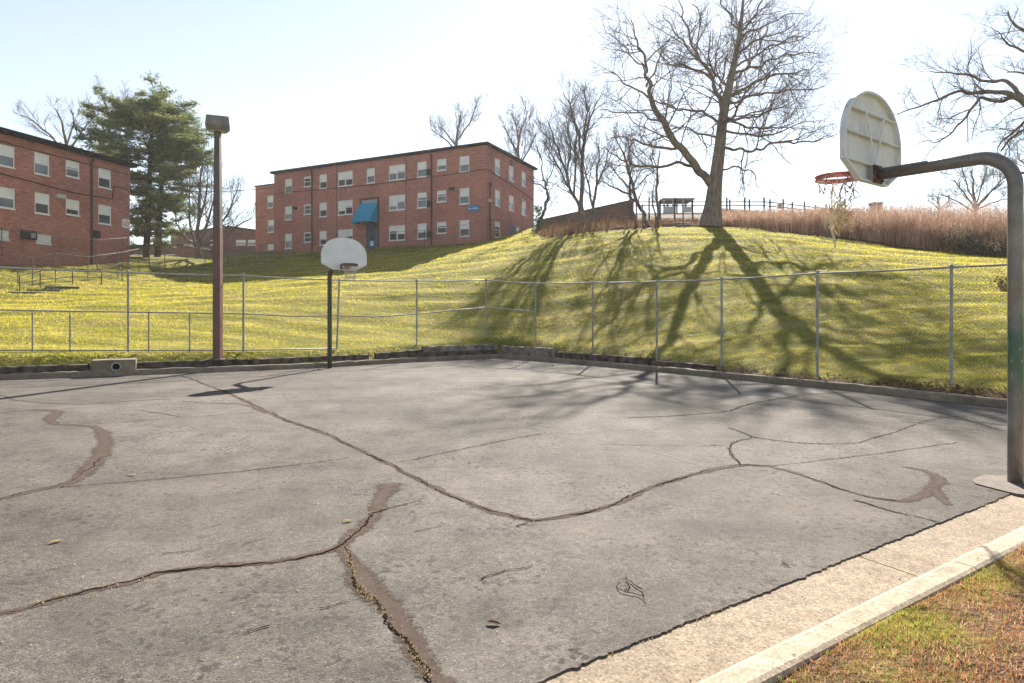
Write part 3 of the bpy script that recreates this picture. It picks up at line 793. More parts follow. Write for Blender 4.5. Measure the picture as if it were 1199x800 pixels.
fence('chain_link_fence', 'tall chain link fence along the far left kerb with a sagging middle rail', pL[:-1]+[pL[-1]],
      [('top_rail', rail(pL)), ('middle_rail', midL), ('bottom_rail', botL)], extra=ex)
pRn = pR
fence('chain_link_fence', 'tall chain link fence at the hill foot from the court corner to the near pole', pRn[1:],
      [('top_rail', rail(pR)), ('middle_rail', [P(569,360,25.5), P(627,365,24.0)])])
mb = MB()

# ------------------------------------------------------------------ basketball hoops
def board_outline(w, h, n=26):
    pts = [(-.48*w, 0), (.48*w, 0), (w, .19*h), (w, .44*h)]
    for i in range(1, n):
        a = math.pi*i/n
        ca, sa = math.cos(a), math.sin(a)
        x = math.copysign(abs(ca)**0.96, ca); z = abs(sa)**0.98
        pts.append((w*x, .44*h+.56*h*z))
    pts += [(-w, .44*h), (-w, .19*h)]
    return pts
def hoop(label, base, d, zarm, zboard, zrim, tarm, steel, face, back, rimmat, tattered, bw=.69, bh=1.0, bend=.28, rise=0.0, tboard=None):
    d = Vector((d.x, d.y, 0)).normalized(); s = Vector((-d.y, d.x, 0)); up = Vector((0, 0, 1))
    if tattered: s = -s
    root = empty('basketball_hoop', base); tag(root, label, 'basketball hoop')
    pr = 0.066
    mb = MB(); path = [base-up*.3, base+up*.6, base+up*1.4, base+up*2.2, base+up*(zarm-bend)]
    for i in range(1, 11):
        a = math.pi/2*i/10
        path.append(base + d*(bend*(1-math.cos(a))) + up*(zarm-bend+bend*math.sin(a)))
    path.append(base+d*tarm+up*(zarm+rise)); mb.tube(path, pr, 20); mb.build('pole', steel, root, smooth=True)
    # footing and collar weld
    tb = tboard or tarm+.06
    o = base+d*tb; th = .03
    out = board_outline(bw, bh)
    fr = MB(); nO = len(out)
    F_ = [o + d*th + s*x + up*(zboard+z) for x, z in out]; B_2 = [o + s*x + up*(zboard+z) for x, z in out]
    fr.cur = 0; fr.add(F_, [tuple(range(nO))]); 
    inn = [o + s*(x*.955) + up*(zboard+.022+z*.957) for x, z in out]
    deep = [q + d*.022 for q in inn]
    fr.cur = 1; fr.add(B_2+inn, [(i, (i+1) % nO, nO+(i+1) % nO, nO+i) for i in range(nO)])
    fr.add(inn+deep, [(i, (i+1) % nO, nO+(i+1) % nO, nO+i) for i in range(nO)])
    fr.add(deep, [tuple(range(nO))[::-1]])
    lip = [q - d*.035 for q in B_2]; lin = [q - d*.035 for q in inn]
    fr.add(F_+lip, [(i, (i+1) % nO, nO+(i+1) % nO, nO+i) for i in range(nO)])
    fr.add(lip+lin, [(i, (i+1) % nO, nO+(i+1) % nO, nO+i) for i in range(nO)])
    fr.add(lin+inn, [(i, (i+1) % nO, nO+(i+1) % nO, nO+i) for i in range(nO)])
    bd = fr.build('backboard', [face, back], root)
    for z, wf in ((.20, .93), (.50, .93), (.76, .76)):
        rb = MB(); rb.obox(o - d*.034 - s*(bw*wf) + up*(zboard+z*bh-.012), s*(2*bw*wf), d*.050, up*.016)
        rb.build('rib', back, bd)
    for (xa, za), (xb, zb) in (((-.03, .12), (.22, .74)), ((.03, .12), (-.22, .74))):
        rb = MB(); pa = o-d*.05+s*xa*1.0+up*(zboard+za*bh); pb = o-d*.042+s*xb+up*(zboard+zb*bh)
        q = (pb-pa).normalized(); w = q.cross(d).normalized()*.014
        rb.obox(pa-w, w*2, pb-pa, d*.012); rb.build('brace', back, bd)
    mb = MB(); mb.obox(o-d*.075-s*.10+up*(zarm+rise-.10), s*.20, d*.02, up*.20); mb.build('mounting_plate', 'bracket_rust', root)
    for sx in (-.075, .075):
        for sz in (-.07, .07):
            mb = MB(); mb.tube([o-d*.10+s*sx+up*(zarm+rise+sz), o-d*.05+s*sx+up*(zarm+rise+sz)], .011, 6); mb.build('bolt', 'bracket_rust', root)
    # rim
    rc = o + d*(th+.15+.228) + up*zrim; rr = .228; rm = MB(); n = 36
    for z0, r_ in ((0.022, .010), (-.022, .010)):
        ring = [rc + d*(rr*math.cos(2*math.pi*i/n)) + s*(rr*math.sin(2*math.pi*i/n)) + up*z0 for i in range(n+1)]
        rm.tube(ring, r_, 8, cap=False)
    i_ = [rc + d*(rr*math.cos(2*math.pi*i/n)) + s*(rr*math.sin(2*math.pi*i/n)) for i in range(n)]
    band = [q-up*.02 for q in i_]+[q+up*.02 for q in i_]
    rm.add(band, [(i, (i+1) % n, n+(i+1) % n, n+i) for i in range(n)])
    rim = rm.build('rim', rimmat, root, smooth=True)
    pm = MB()
    a = o+d*(th+.004); tl = [a-s*.14+up*(zrim+.024), a+s*.14+up*(zrim+.024)]
    arc = [rc + d*(-rr*math.cos(x)) + s*(rr*math.sin(x)) + up*.024 for x in np.linspace(1.15, -1.15, 9)]
    poly = tl+arc; m = len(poly); lowp = [q-up*.006 for q in poly]
    pm.add(poly+lowp, [tuple(range(m)), tuple(range(m, 2*m))[::-1]]+[(i, m+i, m+(i+1) % m, (i+1) % m) for i in range(m)])
    pm.obox(a-s*.14+up*(zrim-.11), s*.28, d*.012, up*.134)
    for sx in (-.11, .11): pm.tube([a+s*sx+up*(zrim-.10), rc-d*(rr*.72)+s*(sx*1.3)+up*.0], .009, 6)
    pm.build('rim_plate', rimmat, root)
    # net
    nm = MB(); K = 12
    def ringpt(k, z, r): an = 2*math.pi*k/K; return rc + d*(r*math.cos(an)) + s*(r*math.sin(an)) + up*(-z)
    if not tattered:
        rows = [(0.02, .225), (.13, .19), (.24, .155), (.34, .135), (.42, .135)]
        for j in range(len(rows)-1):
            for k in range(K):
                off = .5*(j % 2)
                a = ringpt(k+off, *rows[j]); b1 = ringpt(k+off+.5, *rows[j+1]); b2 = ringpt(k+off-.5, *rows[j+1])
                nm.tube([a, b1], .0055, 5); nm.tube([a, b2], .0055, 5)
        nm.build('net', 'net_cord', root)
    else:
        rs = random.Random(4); rows = [(0.02, .222), (.15, .185), (.27, .15), (.37, .13)]
        def cord(a, b, r=.0045, sg=.02):
            m_ = a.lerp(b, .5)+Vector((rs.gauss(0, sg), rs.gauss(0, sg), rs.gauss(0, sg)-sg*.6)); q1 = a.lerp(m_, .55); nm.tube([a, q1, m_, b], r, 5)
        for j in range(3):
            for k in range(K):
                off = .5*(j % 2)
                a = ringpt(k+off, *rows[j]); b1 = ringpt(k+off+.5, *rows[j+1]); b2 = ringpt(k+off-.5, *rows[j+1])
                nm.cur = 1 if rs.random() < .75 else 0
                if j == 0:
                    if rs.random() < .85: cord(a, b1, .0058); 
                    if rs.random() < .5: cord(a, b2, .0058)
                    nm.tube([b1-up*.012, b1+up*.012], .010, 6)
                elif rs.random() < .75:
                    cord(a, b1, .006, .025)
                    if rs.random() < .75: cord(a, b2, .006, .025)
        # snarled clump to one side and torn strands hanging from it
        nm.cur = 2; cl = rc + s*(-.07) + d*(-.09) - up*.44
        for _ in range(46):
            p0 = cl+Vector((rs.gauss(0, .05), rs.gauss(0, .05), rs.gauss(.02, .09))); pth = [p0]; v = Vector((rs.gauss(0, 1), rs.gauss(0, 1), rs.gauss(0, 1))).normalized()
            for _ in range(6):
                v = (v+Vector((rs.gauss(0, .8), rs.gauss(0, .8), rs.gauss(0, .8)-.1))).normalized(); pth.append(pth[-1]+v*.035)
            nm.cur = 2 if rs.random() < .75 else 0; nm.tube(pth, .0045, 5)
        for sx, dx, L0, L1, q in ((.15, .12, .02, .76, 0), (.14, .10, .3, .66, 0), (.05, .05, .38, .82, 0), (-.01, .06, .40, .68, 0), (-.06, -.05, .42, .70, 2), (.09, 0, .36, .60, 2), (-.13, -.1, .40, .62, 2), (.0, -.1, .38, .58, 0), (.20, .0, .02, .58, 0)):
            pth = [rc+s*sx+d*dx-up*L0]; 
            for j in range(1, 7):
                pth.append(rc+s*(sx+rs.gauss(0, .014)+.02*math.sin(j*1.4))+d*(dx+rs.gauss(0, .012))-up*(L0+(L1-L0)*j/6))
            nm.cur = q; nm.tube(pth, [.0075]*6+[.012], 5)
        for _ in range(12):   # open loops of torn mesh
            p0 = rc+s*rs.uniform(-.14, .12)+d*rs.uniform(-.12, .12)-up*rs.uniform(.40, .60); R_ = rs.uniform(.03, .06); ax = Vector((rs.gauss(0, 1), rs.gauss(0, 1), 0)).normalized()
            nm.cur = 2 if rs.random() < .5 else 0
            nm.tube([p0+ax*(R_*math.cos(x))+up*(R_*1.3*math.sin(x)) for x in np.linspace(-.4, 4.2, 10)], .0045, 5)
        nm.build('net', ['net_cord', 'net_cord_dark', 'net_cord_yellow'], root)
    return root
NBASE, FBASE = G(1189, 566), G(386, 431)
dd = (FBASE-NBASE).normalized()
hoop('near basketball hoop seen from behind on a thick rusty gooseneck pole with torn net', NBASE, dd, 3.25, 3.155, 3.285, 1.30,
     'near_pole_steel', 'board_white', 'board_back', 'rim_orange', True, bh=1.035, bend=.32)
hoop('far basketball hoop with white fan backboard and dark gooseneck pole at the far kerb', FBASE, -dd, 2.98, 2.90, 3.04, 1.02,
     'far_pole_steel', 'board_white', 'board_back', 'rim_rust', False, bh=.95, bend=.26)
# concrete pad round the near pole
mb = MB(); ring_ = []
for px, py in [(1138,562),(1152,556),(1180,557),(1215,560),(1230,570),(1210,580),(1190,578),(1165,572),(1142,566)]: ring_.append(G(px, py, 0.012))
m = len(ring_); lowr = [Vector((q.x, q.y, -.08)) for q in ring_]
mb.add(ring_+lowr, [tuple(range(m))[::-1]]+[(i, (i+1) % m, m+(i+1) % m, m+i) for i in range(m)])
pad = mb.build('concrete_footing', 'pad_concrete'); tag(pad, 'cracked concrete footing slab around the near basketball pole', 'footing')

# ------------------------------------------------------------------ lamp post
kp, tt, nn = kerbpt(255, .62); bl = Vector((kp.x, kp.y, gz(kp.x, kp.y))); k_ = bl.y/F
lp = empty('lamp_post', bl); tag(lp, 'tall brown lamp post with a boxy floodlight head behind the far left kerb', 'lamp post')
ztop = EYE+(HY-154)*k_; zmid = EYE+(HY-266)*k_
mb = MB(); mb.cur = 0; mb.obox(bl+Vector((-.105, -.105, -.3)), (.21, 0, 0), (0, .21, 0), (0, 0, zmid-bl.z+.3))
mb.cur = 1
v0 = [bl+Vector((x*.10, y*.10, zmid-bl.z)) for x, y in ((-1,-1),(1,-1),(1,1),(-1,1))]; v1 = [bl+Vector((x*.075, y*.075, ztop-bl.z)) for x, y in ((-1,-1),(1,-1),(1,1),(-1,1))]
mb.add(v0+v1, [(0,1,5,4),(1,2,6,5),(2,3,7,6),(3,0,4,7),(4,5,6,7)]); mb.build('pole', ['lamp_pole_paint', 'lamp_pole_grey'], lp, bevel=.008)
mb = MB(); mb.box(bl+Vector((0, 0, .012)), (.38, .38, .04)); mb.build('base_plate', 'lamp_pole_grey', lp, bevel=.005)
hz = ztop-bl.z; rzl = R(22); ca, sa = math.cos(rzl), math.sin(rzl)
def hp(x, y, z): return bl+Vector((x*ca-y*sa, x*sa+y*ca, hz+z))
mb = MB(); t_ = [hp(x, y, z) for z, sx, sy in ((.40, .30, .26), (.12, .33, .29), (0.0, .23, .19)) for x, y in ((-sx, -sy), (sx, -sy), (sx, sy), (-sx, sy))]
mb.add(t_, [(0,1,2,3)[::-1][::-1]]+[(4*r+i, 4*(r+1)+i, 4*(r+1)+(i+1) % 4, 4*r+(i+1) % 4) for r in (0, 1) for i in range(4)]+[(8, 11, 10, 9)])
head = mb.build('lamp_head', 'lamp_head_metal', lp, bevel=.012)
mb = MB(); mb.obox(hp(-.19, -.17, -.012), hp(.19, -.17, -.012)-hp(-.19, -.17, -.012), hp(-.19, .17, -.012)-hp(-.19, -.17, -.012), (0, 0, .02)); mb.build('lens', 'lamp_lens', head)

# ------------------------------------------------------------------ buildings
class Facade:
    def __init__(s, o, d):     # o ground corner, d unit direction, outward normal on the right-hand side seen from camera
        s.o = Vector((o[0], o[1], 0)); s.d = Vector((d[0], d[1], 0)).normalized()
        nn = Vector((s.d.y, -s.d.x, 0))
        if nn.dot(-s.o) < 0: nn = -nn
        s.n = nn
    def u(s, px):
        r = (px-CX)/F; return (r*s.o.y-s.o.x)/(s.d.x-r*s.d.y)
    def z(s, px, py):
        p = s.o+s.d*s.u(px); return EYE+(HY-py)/F*p.y
    def pt(s, u, z, out=0.0): return s.o+s.d*u+s.n*out+Vector((0, 0, z))
def wall(mb, fa, u0, u1, z0, z1, holes, rev=0.10):
    us = sorted({u0, u1, *[h[0] for h in holes], *[h[1] for h in holes]}); zs = sorted({z0, z1, *[h[2] for h in holes], *[h[3] for h in holes]})
    us = [u for u in us if u0 <= u <= u1]; zs = [z for z in zs if z0 <= z <= z1]
    for a, b in zip(us[:-1], us[1:]):
        for c_, d_ in zip(zs[:-1], zs[1:]):
            um, zm = (a+b)/2, (c_+d_)/2
            if any(h[0] < um < h[1] and h[2] < zm < h[3] for h in holes): continue
            mb.add([fa.pt(a, c_), fa.pt(b, c_), fa.pt(b, d_), fa.pt(a, d_)], [(0, 1, 2, 3)], [[(a, c_), (b, c_), (b, d_), (a, d_)]])
    for a, b, c_, d_ in holes:
        for p, q in (((a, c_), (b, c_)), ((b, c_), (b, d_)), ((b, d_), (a, d_)), ((a, d_), (a, c_))):
            mb.add([fa.pt(*p), fa.pt(*q), fa.pt(q[0], q[1], -rev), fa.pt(p[0], p[1], -rev)], [(0, 1, 2, 3)], [[p, q, (q[0]+rev, q[1]), (p[0]+rev, p[1])]])
def bar(mb, fa, a, b, c_, d_, o0, o1):
    mb.obox(fa.pt(a, c_, o0), fa.d*(b-a), (0, 0, d_-c_), fa.n*(o1-o0))
def window(fa, hole, root, blind=0.5, double=False, ac=None):
    a, b, c_, d_ = hole; fw = .065; mb = MB()
    bar(mb, fa, a, a+fw, c_, d_, -.09, -.02); bar(mb, fa, b-fw, b, c_, d_, -.09, -.02)
    bar(mb, fa, a+fw, b-fw, d_-fw, d_, -.09, -.02); bar(mb, fa, a+fw, b-fw, c_, c_+fw, -.09, -.02)
    bar(mb, fa, a-.04, b+.04, c_-.07, c_, -.05, .05)
    cols = [(a+fw, b-fw)]
    if double:
        m = (a+b)/2; bar(mb, fa, m-.055, m+.055, c_+fw, d_-fw, -.09, -.022); cols = [(a+fw, m-.055), (m+.055, b-fw)]
    zm = c_+(d_-c_)*.5
    for p, q in cols: bar(mb, fa, p, q, zm-.03, zm+.03, -.08, -.03)
    w = mb.build('window', 'window_white', root)
    mb = MB()
    for p, q in cols: mb.add([fa.pt(p, c_+fw, -.07), fa.pt(q, c_+fw, -.07), fa.pt(q, d_-fw, -.07), fa.pt(p, d_-fw, -.07)], [(0, 1, 2, 3)])
    mb.build('pane', 'window_glass', w)
    if blind > 0:
        mb = MB(); k = 10
        for p, q in cols:
            zb = d_-fw-(d_-c_-2*fw)*min(1, blind*random.choice([.8, .95, 1, 1, 1.05, 1.1, 1.35, .6]))
            bar(mb, fa, p+.01, q-.01, max(zb, c_+fw), d_-fw, -.066, -.058)
        mb.build('blind', 'blind_cloth', w)
    return w
def facade_box(root, name, mat, quads):
    mb = MB()
    for a, b, z0, z1 in quads:
        L = (Vector((b[0], b[1], 0))-Vector((a[0], a[1], 0))).length
        mb.add([(a[0], a[1], z0), (b[0], b[1], z0), (b[0], b[1], z1), (a[0], a[1], z1)], [(0, 1, 2, 3)], [[(0, z0), (L, z0), (L, z1), (0, z1)]])
    return mb.build(name, mat, root)

# --- main building
Z2 = 130; sc2 = 3.155
def q2(x): return 280+x/sc2
def r2(y): return Z2+y/sc2
fr_ = Facade((-2.2, 57), (-.882, .47)); sd_ = Facade((-2.2, 57), (.40, .916))
bm_ = empty('apartment_building', (-2.2, 57, 7.6)); tag(bm_, 'long three storey red brick apartment building with a blue awning over its door', 'building')
ROOF = 16.1; BASE = 6.8; LEN = fr_.u(321); SL = 11.0
rows_z = [15.30, 12.52, 9.72]
holes = []; specs = []
singles = {182: 0.95, 310: 0.95, 486: 0.95, 675: 1.0, 832: 1.0}; shorts = {252: .95, 748: .98}; doubles = {392: 1.85, 583: 1.85}
for r, zt in enumerate(rows_z):
    for xc, w in [*singles.items(), *shorts.items(), *doubles.items()]:
        if xc == 486 and r > 0: continue
        uc = fr_.u(q2(xc)); h = 1.38 if xc not in shorts else 1.0
        if r == 2 and xc == 182: h = 1.5
        hl = (uc-w/2, uc+w/2, zt-h, zt); holes.append(hl); specs.append((hl, xc in doubles, xc, r))
ud = fr_.u(q2(489)); door_h = (ud-.62, ud+.62, 7.62, 10.05); holes.append(door_h)
utr = fr_.u(q2(482)); tr_h = (utr-1.0, utr+1.0, 11.75, 12.35); holes.append(tr_h)
mb = MB(); wall(mb, fr_, 0, LEN, BASE, ROOF, holes)
mb.build('front_wall', 'red_brick', bm_)
hs = []; sspec = []
for r, ys in enumerate([(178, 232), (295, 348), (415, 468)]):
    for xc, w in ((955, 1.0), (1006, 1.0), (1052, 1.0)):
        if r == 2 and xc != 955: continue
        uc = sd_.u(q2(xc)); zt = rows_z[r]; hl = (uc-.55, uc+.55, zt-1.38, zt); hs.append(hl); sspec.append((hl, xc))
udr = sd_.u(q2(1008)); sdoor = (udr-.5, udr+.5, 7.9, 9.9); hs.append(sdoor)
mb = MB(); wall(mb, sd_, 0, SL, BASE, ROOF, hs); mb.build('side_wall', 'red_brick', bm_)
cA = fr_.o; cB = fr_.pt(LEN, 0); cC = sd_.pt(SL, 0); cD = cC + (cB-cA)
facade_box(bm_, 'rear_wall', 'red_brick', [(cC, cD, BASE, ROOF), (cD, cB, BASE, ROOF)])
# flat roof with an overhanging dark edge
mb = MB(); ov = .28
pr_ = [cA+(fr_.n+sd_.n)*ov, cC+sd_.n*ov-fr_.n*ov, cD-(fr_.n+sd_.n)*ov, cB+fr_.n*ov-sd_.n*ov]
top = [Vector((p.x, p.y, ROOF+.14)) for p in pr_]; bot = [Vector((p.x, p.y, ROOF-.07)) for p in pr_]
mb.add(top+bot, [(0, 1, 2, 3), (7, 6, 5, 4)]+[(i, 4+i, 4+(i+1) % 4, (i+1) % 4) for i in range(4)])
rf = mb.build('roof', 'roof_fascia', bm_)
# recessed wing at the left end
fw_ = Facade(tuple((cB + (cC-cA).normalized()*7.5)[:2]), (-.882, .47))
WL = fw_.u(299); hw = []
for xc, y0, y1 in ((115, 313, 358), (117, 403, 448), (116, 492, 536)):
    uc = fw_.u(q2(xc)); z0 = fw_.z(q2(xc), r2(y1)); z1 = fw_.z(q2(xc), r2(y0)); hw.append((uc-.5, uc+.5, z0, z1))
WR = fw_.z(310, 217.5)
mb = MB(); wall(mb, fw_, 0, WL, BASE, WR, hw); mb.build('wing_wall', 'red_brick', bm_)
p0, p1 = fw_.pt(0, 0), fw_.pt(WL, 0); bk_ = -fw_.n*9
mb = MB(); mb.add([fw_.pt(-.1, WR+.12, .1), fw_.pt(WL+.1, WR+.12, .1), fw_.pt(WL+.1, WR+.12, -9), fw_.pt(-.1, WR+.12, -9), fw_.pt(-.1, WR, .1), fw_.pt(WL+.1, WR, .1), fw_.pt(WL+.1, WR, -9), fw_.pt(-.1, WR, -9)],
       [(0,1,2,3),(4,5,1,0),(5,6,2,1),(6,7,3,2),(7,4,0,3),(7,6,5,4)]); mb.build('wing_roof', 'downspout', bm_)
facade_box(bm_, 'wing_side_wall', 'red_brick', [(p1, p1+bk_, BASE, WR)])
for hl in hw: window(fw_, hl, bm_, .55)
for hl, db, xc, r in specs: window(fr_, hl, bm_, {0: .55, 1: .55, 2: .6}[r]*(1 if xc not in (252,) else .2), db)
for hl, xc in sspec: window(sd_, hl, bm_, .5)
# door, transom, awning
mb = MB(); a, b, c_, d_ = door_h
bar(mb, fr_, a, a+.1, c_, d_, -.1, 0.01); bar(mb, fr_, b-.1, b, c_, d_, -.1, 0.01); bar(mb, fr_, a+.1, b-.1, d_-.1, d_, -.1, 0.01)
mb.build('door_frame', 'door_blue', bm_)
mb = MB(); bar(mb, fr_, a+.1, b-.1, c_, d_-.1, -.09, -.05); dr_ = mb.build('door', 'door_blue', bm_)
mb = MB(); bar(mb, fr_, a+.3, b-.3, c_+.9, d_-.3, -.05, -.04); mb.build('pane', 'window_glass', dr_)
mb = MB(); bar(mb, fr_, a+.42, b-.42, c_+.35, c_+.8, -.05, -.035); mb.build('notice', 'sign_white', dr_)
mb = MB(); bar(mb, fr_, b-.22, b-.16, c_+.9, c_+1.15, -.05, -.0); mb.build('handle', 'vent_metal', dr_)
mb = MB(); a, b, c_, d_ = tr_h; bar(mb, fr_, a, b, c_, d_, -.09, -.03); mb.build('transom', 'shelter_grey', bm_)
mb = MB(); bar(mb, fr_, a-.14, a-.02, 7.62, d_+.16, .003, .10); bar(mb, fr_, b+.02, b+.14, 11.0, d_+.16, .003, .10); bar(mb, fr_, a-.02, b+.02, d_+.03, d_+.16, .003, .10)
mb.build('entry_surround', 'downspout', bm_)
mb = MB(); ua, ub = fr_.u(q2(515)), fr_.u(q2(450)); zt, zb, pj = 12.0, 10.30, 1.25; n_ = 9
vs = []
for i in range(n_+1):
    for k in range(2):
        u = ua+(ub-ua)*(i+k*.12)/(n_+.12); e = .035*k
        vs += [fr_.pt(u, zt+e, .12), fr_.pt(u, zb+e*.5, pj+e), fr_.pt(u, zb-.22, pj+e)]
m = 2*(n_+1)
mb.add(vs, [(3*i+j, 3*i+j+1, 3*i+j+4, 3*i+j+3) for i in range(m-1) for j in range(2)])
for u in (ua, ub): mb.add([fr_.pt(u, zt, .12), fr_.pt(u, zb, pj), fr_.pt(u, zb-.22, pj), fr_.pt(u, zb-.22, .12)], [(0, 1, 2, 3)])
mb.build('awning', 'awning_blue', bm_)
for u in (ua+.1, ub-.1):
    mb = MB(); mb.tube([fr_.pt(u, zb-.2, pj-.05), fr_.pt(u, zb-.85, .05)], .035, 6); mb.build('awning_bracket', 'downspout', bm_)
def spout(fa, px, z0, z1, root, r=.055):
    u = fa.u(px); mb = MB(); mb.tube([fa.pt(u, z1, .28), fa.pt(u, z1-.18, .25), fa.pt(u, z1-.45, .075), fa.pt(u, z0, .075)], r, 8); mb.build('downspout', 'downspout', root)
spout(fr_, q2(712), 7.4, ROOF-.02, bm_, .07); spout(fr_, q2(270), 7.4, ROOF-.02, bm_, .07)
for px in (360, 617):
    u = fr_.u(q2(px)); mb = MB(); bar(mb, fr_, u-.02, u+.02, 7.3, ROOF-.1, .002, .02); mb.build('control_joint', 'downspout', bm_)
for xc, yc in ((700, 226), (702, 343), (702, 456)):
    u = fr_.u(q2(xc)); z = fr_.z(q2(xc), r2(yc)); mb = MB(); bar(mb, fr_, u-.22, u+.22, z-.28, z+.28, .003, .10); mb.build('air_conditioner', 'grille_dark', bm_)
for xc, yc in ((208, 360), (787, 290)):
    u = fr_.u(q2(xc)); z = fr_.z(q2(xc), r2(yc)); mb = MB(); bar(mb, fr_, u-.22, u+.2, z-.12, z+.14, .003, .22); lt = mb.build('wall_light', 'grille_dark', bm_)
    mb = MB(); bar(mb, fr_, u-.16, u+.14, z-.16, z-.121, .03, .21); mb.build('lens', 'fixture_tan', lt)
for xc, yc, w, h in ((1042, 330, .35, .3), (918, 330, .3, .25)):
    u = sd_.u(q2(xc)) if xc > 930 else .5; fa = sd_ if xc > 930 else sd_; z = fa.z(q2(xc), r2(yc)); mb = MB(); bar(mb, fa, u-w/2, u+w/2, z-h/2, z+h/2, .003, .2); mb.build('wall_light', 'fixture_tan', bm_)
u = sd_.u(q2(1028)); mb = MB(); bar(mb, sd_, u-.28, u+.28, 9.2, 9.75, .003, .05); mb.build('wall_sign', 'sign_white', bm_)
u = sd_.u(q2(1006)); mb = MB(); bar(mb, sd_, u-.3, u+.3, ROOF-.75, ROOF-.3, .003, .06); mb.build('vent', 'grille_dark', bm_)
mb = MB(); a, b, c_, d_ = sdoor; bar(mb, sd_, a, b, c_, d_, -.08, -.03); mb.build('side_door', 'door_blue', bm_)
mb = MB(); u = sd_.u(q2(925)); mb.tube([sd_.pt(u, 7.5, .07), sd_.pt(u, 12.5, .07)], .06, 8); mb.tube([sd_.pt(u, 12.5, .07), sd_.pt(u, 12.9, .07)], .13, 8); mb.build('conduit', 'downspout', bm_)
mb = MB(); z = 13.85; mb.tube([fr_.pt(LEN*.97, z+.1, .05), fr_.pt(LEN*.5, z-.12, .05), fr_.pt(3, z, .05), fr_.pt(0.05, z+.1, .06)], .028, 5)
mb.tube([sd_.pt(.05, z+.1, .06), sd_.pt(SL*.5, z-.3, .05), sd_.pt(SL*.98, z-.9, .05)], .03, 5); mb.build('cable', 'roof_fascia', bm_)
mb = MB(); us_ = fr_.u(q2(867)); zc = fr_.z(q2(867), r2(360)); bar(mb, fr_, us_-.55, us_+.55, zc-.22, zc+.22, .003, .06); sg = mb.build('sign', 'sign_blue', bm_)
mb = MB()
for k in range(9):
    if k in (3, 6): continue
    uu = us_-.40+k*.1; mb.obox(fr_.pt(uu, zc-.07+random.uniform(-.01, .01), .061), fr_.d*.065, (0, 0, random.choice([.10, .13, .15])), fr_.n*.004)
mb.build('lettering', 'sign_white', sg)
# small roof vent (metal box) on the roof edge
pv = P(512, 170, 63); mb = MB(); mb.box((pv.x, pv.y, ROOF+.38), (.85, .7, .55)); mb.box((pv.x, pv.y, ROOF+.70), (1.0, .85, .08)); mb.build('roof_vent', 'vent_metal', rf)

# --- left building
fl = Facade(P(152, 300, 52)[:2], (-2.55, -10.0)); bl_ = empty('apartment_building', (fl.o.x, fl.o.y, 5.4))
tag(bl_, 'red brick apartment building cut off by the left edge, beside the tall pines', 'building')
LR = fl.z(152, 194); LB = 4.0; LLn = 26.0
def q1(x): return x/3.333
def r1(y): return 80+y/3.333
hl_ = []; sp_ = []
for r, zs in enumerate([(None)]*2):
    pass
for x0, x1, y0, y1, db in ((-14,57,300,383,0),(134,192,333,415,0),(257,310,363,425,0),(384,433,392,467,0),(-16,58,465,545,0),(136,193,488,568,0),(257,310,513,573,0),(384,434,535,608,0),(-40,35,630,667,0),(142,200,650,685,0)):
    ua, ub = sorted((fl.u(q1(x0)), fl.u(q1(x1)))); xm = q1((x0+x1)/2); h = (ua, ub, fl.z(xm, r1(y1)), fl.z(xm, r1(y0))); hl_.append(h); sp_.append((h, y0))
for ux in (13.5, 17.0, 21.0):
    for zt in (sp_[1][0][3], sp_[5][0][3]):
        h = (ux, ux+1.1, zt-1.4, zt); hl_.append(h); sp_.append((h, 400))
mb = MB(); wall(mb, fl, 0, LLn, LB, LR, hl_); mb.build('front_wall', 'red_brick', bl_)
a0, a1 = fl.pt(0, 0), fl.pt(LLn, 0); bk = -fl.n*11
facade_box(bl_, 'rear_wall', 'red_brick', [(a0, a0+bk, LB, LR), (a0+bk, a1+bk, LB, LR), (a1+bk, a1, LB, LR)])
for h, y0 in sp_: window(fl, h, bl_, .5 if y0 < 600 else .95, y0 >= 600)
mb = MB(); mb.obox(fl.pt(-.35, LR-.12, .38), fl.d*(LLn+.6), -fl.n*11.7, (0, 0, .30)); mb.build('roof', 'roof_fascia', bl_)
spout(fl, q1(355), 5.2, LR-.1, bl_, .075)
u = fl.u(q1(370)); z = fl.z(q1(370), r1(648)); mb = MB(); bar(mb, fl, u-.25, u+.22, z-.25, z+.25, .003, .25); mb.build('meter_box', 'grille_dark', bl_)
mb = MB(); ua, ub = sorted((fl.u(q1(80)), fl.u(q1(140)))); z0, z1 = fl.z(q1(110), r1(668)), fl.z(q1(110), r1(634))
bar(mb, fl, ua, ub, z0, z1, .003, .12); gr = mb.build('vent_grille', 'grille_dark', bl_)
mb = MB(); bar(mb, fl, ua+.15, ub-.6, z0+.12, z1-.15, .121, .16); mb.build('air_conditioner', 'vent_metal', gr)
mb = MB(); uu = fl.u(q1(232)); z = fl.z(q1(232), r1(500)); bar(mb, fl, uu-.35, uu+.3, z-.15, z+.12, .003, .22); mb.build('wall_light', 'fixture_tan', bl_)
uu = fl.u(q1(491)); z = fl.z(q1(491), r1(607)); mb = MB(); bar(mb, fl, uu-.33, uu+.33, z-.33, z+.33, .003, .03); sg = mb.build('wall_sign', 'sign_white', bl_)
mb = MB(); mb.tube([fl.pt(uu+.22*math.cos(x), z+.02+.2*math.sin(x), .034) for x in np.linspace(0, 6.283, 17)], .022, 5); mb.tube([fl.pt(uu-.15, z+.16, .036), fl.pt(uu+.15, z-.13, .036)], .02, 5); mb.build('prohibition_ring', 'sign_red', sg)
mb = MB(); zc_ = fl.z(q1(300), r1(470)); mb.tube([fl.pt(.2, zc_+.75, .06), fl.pt(1.6, zc_+.75, .06), fl.pt(1.7, zc_-.25, .06), fl.pt(5, zc_-.35, .06), fl.pt(14, zc_+.2, .06)], .03, 5)
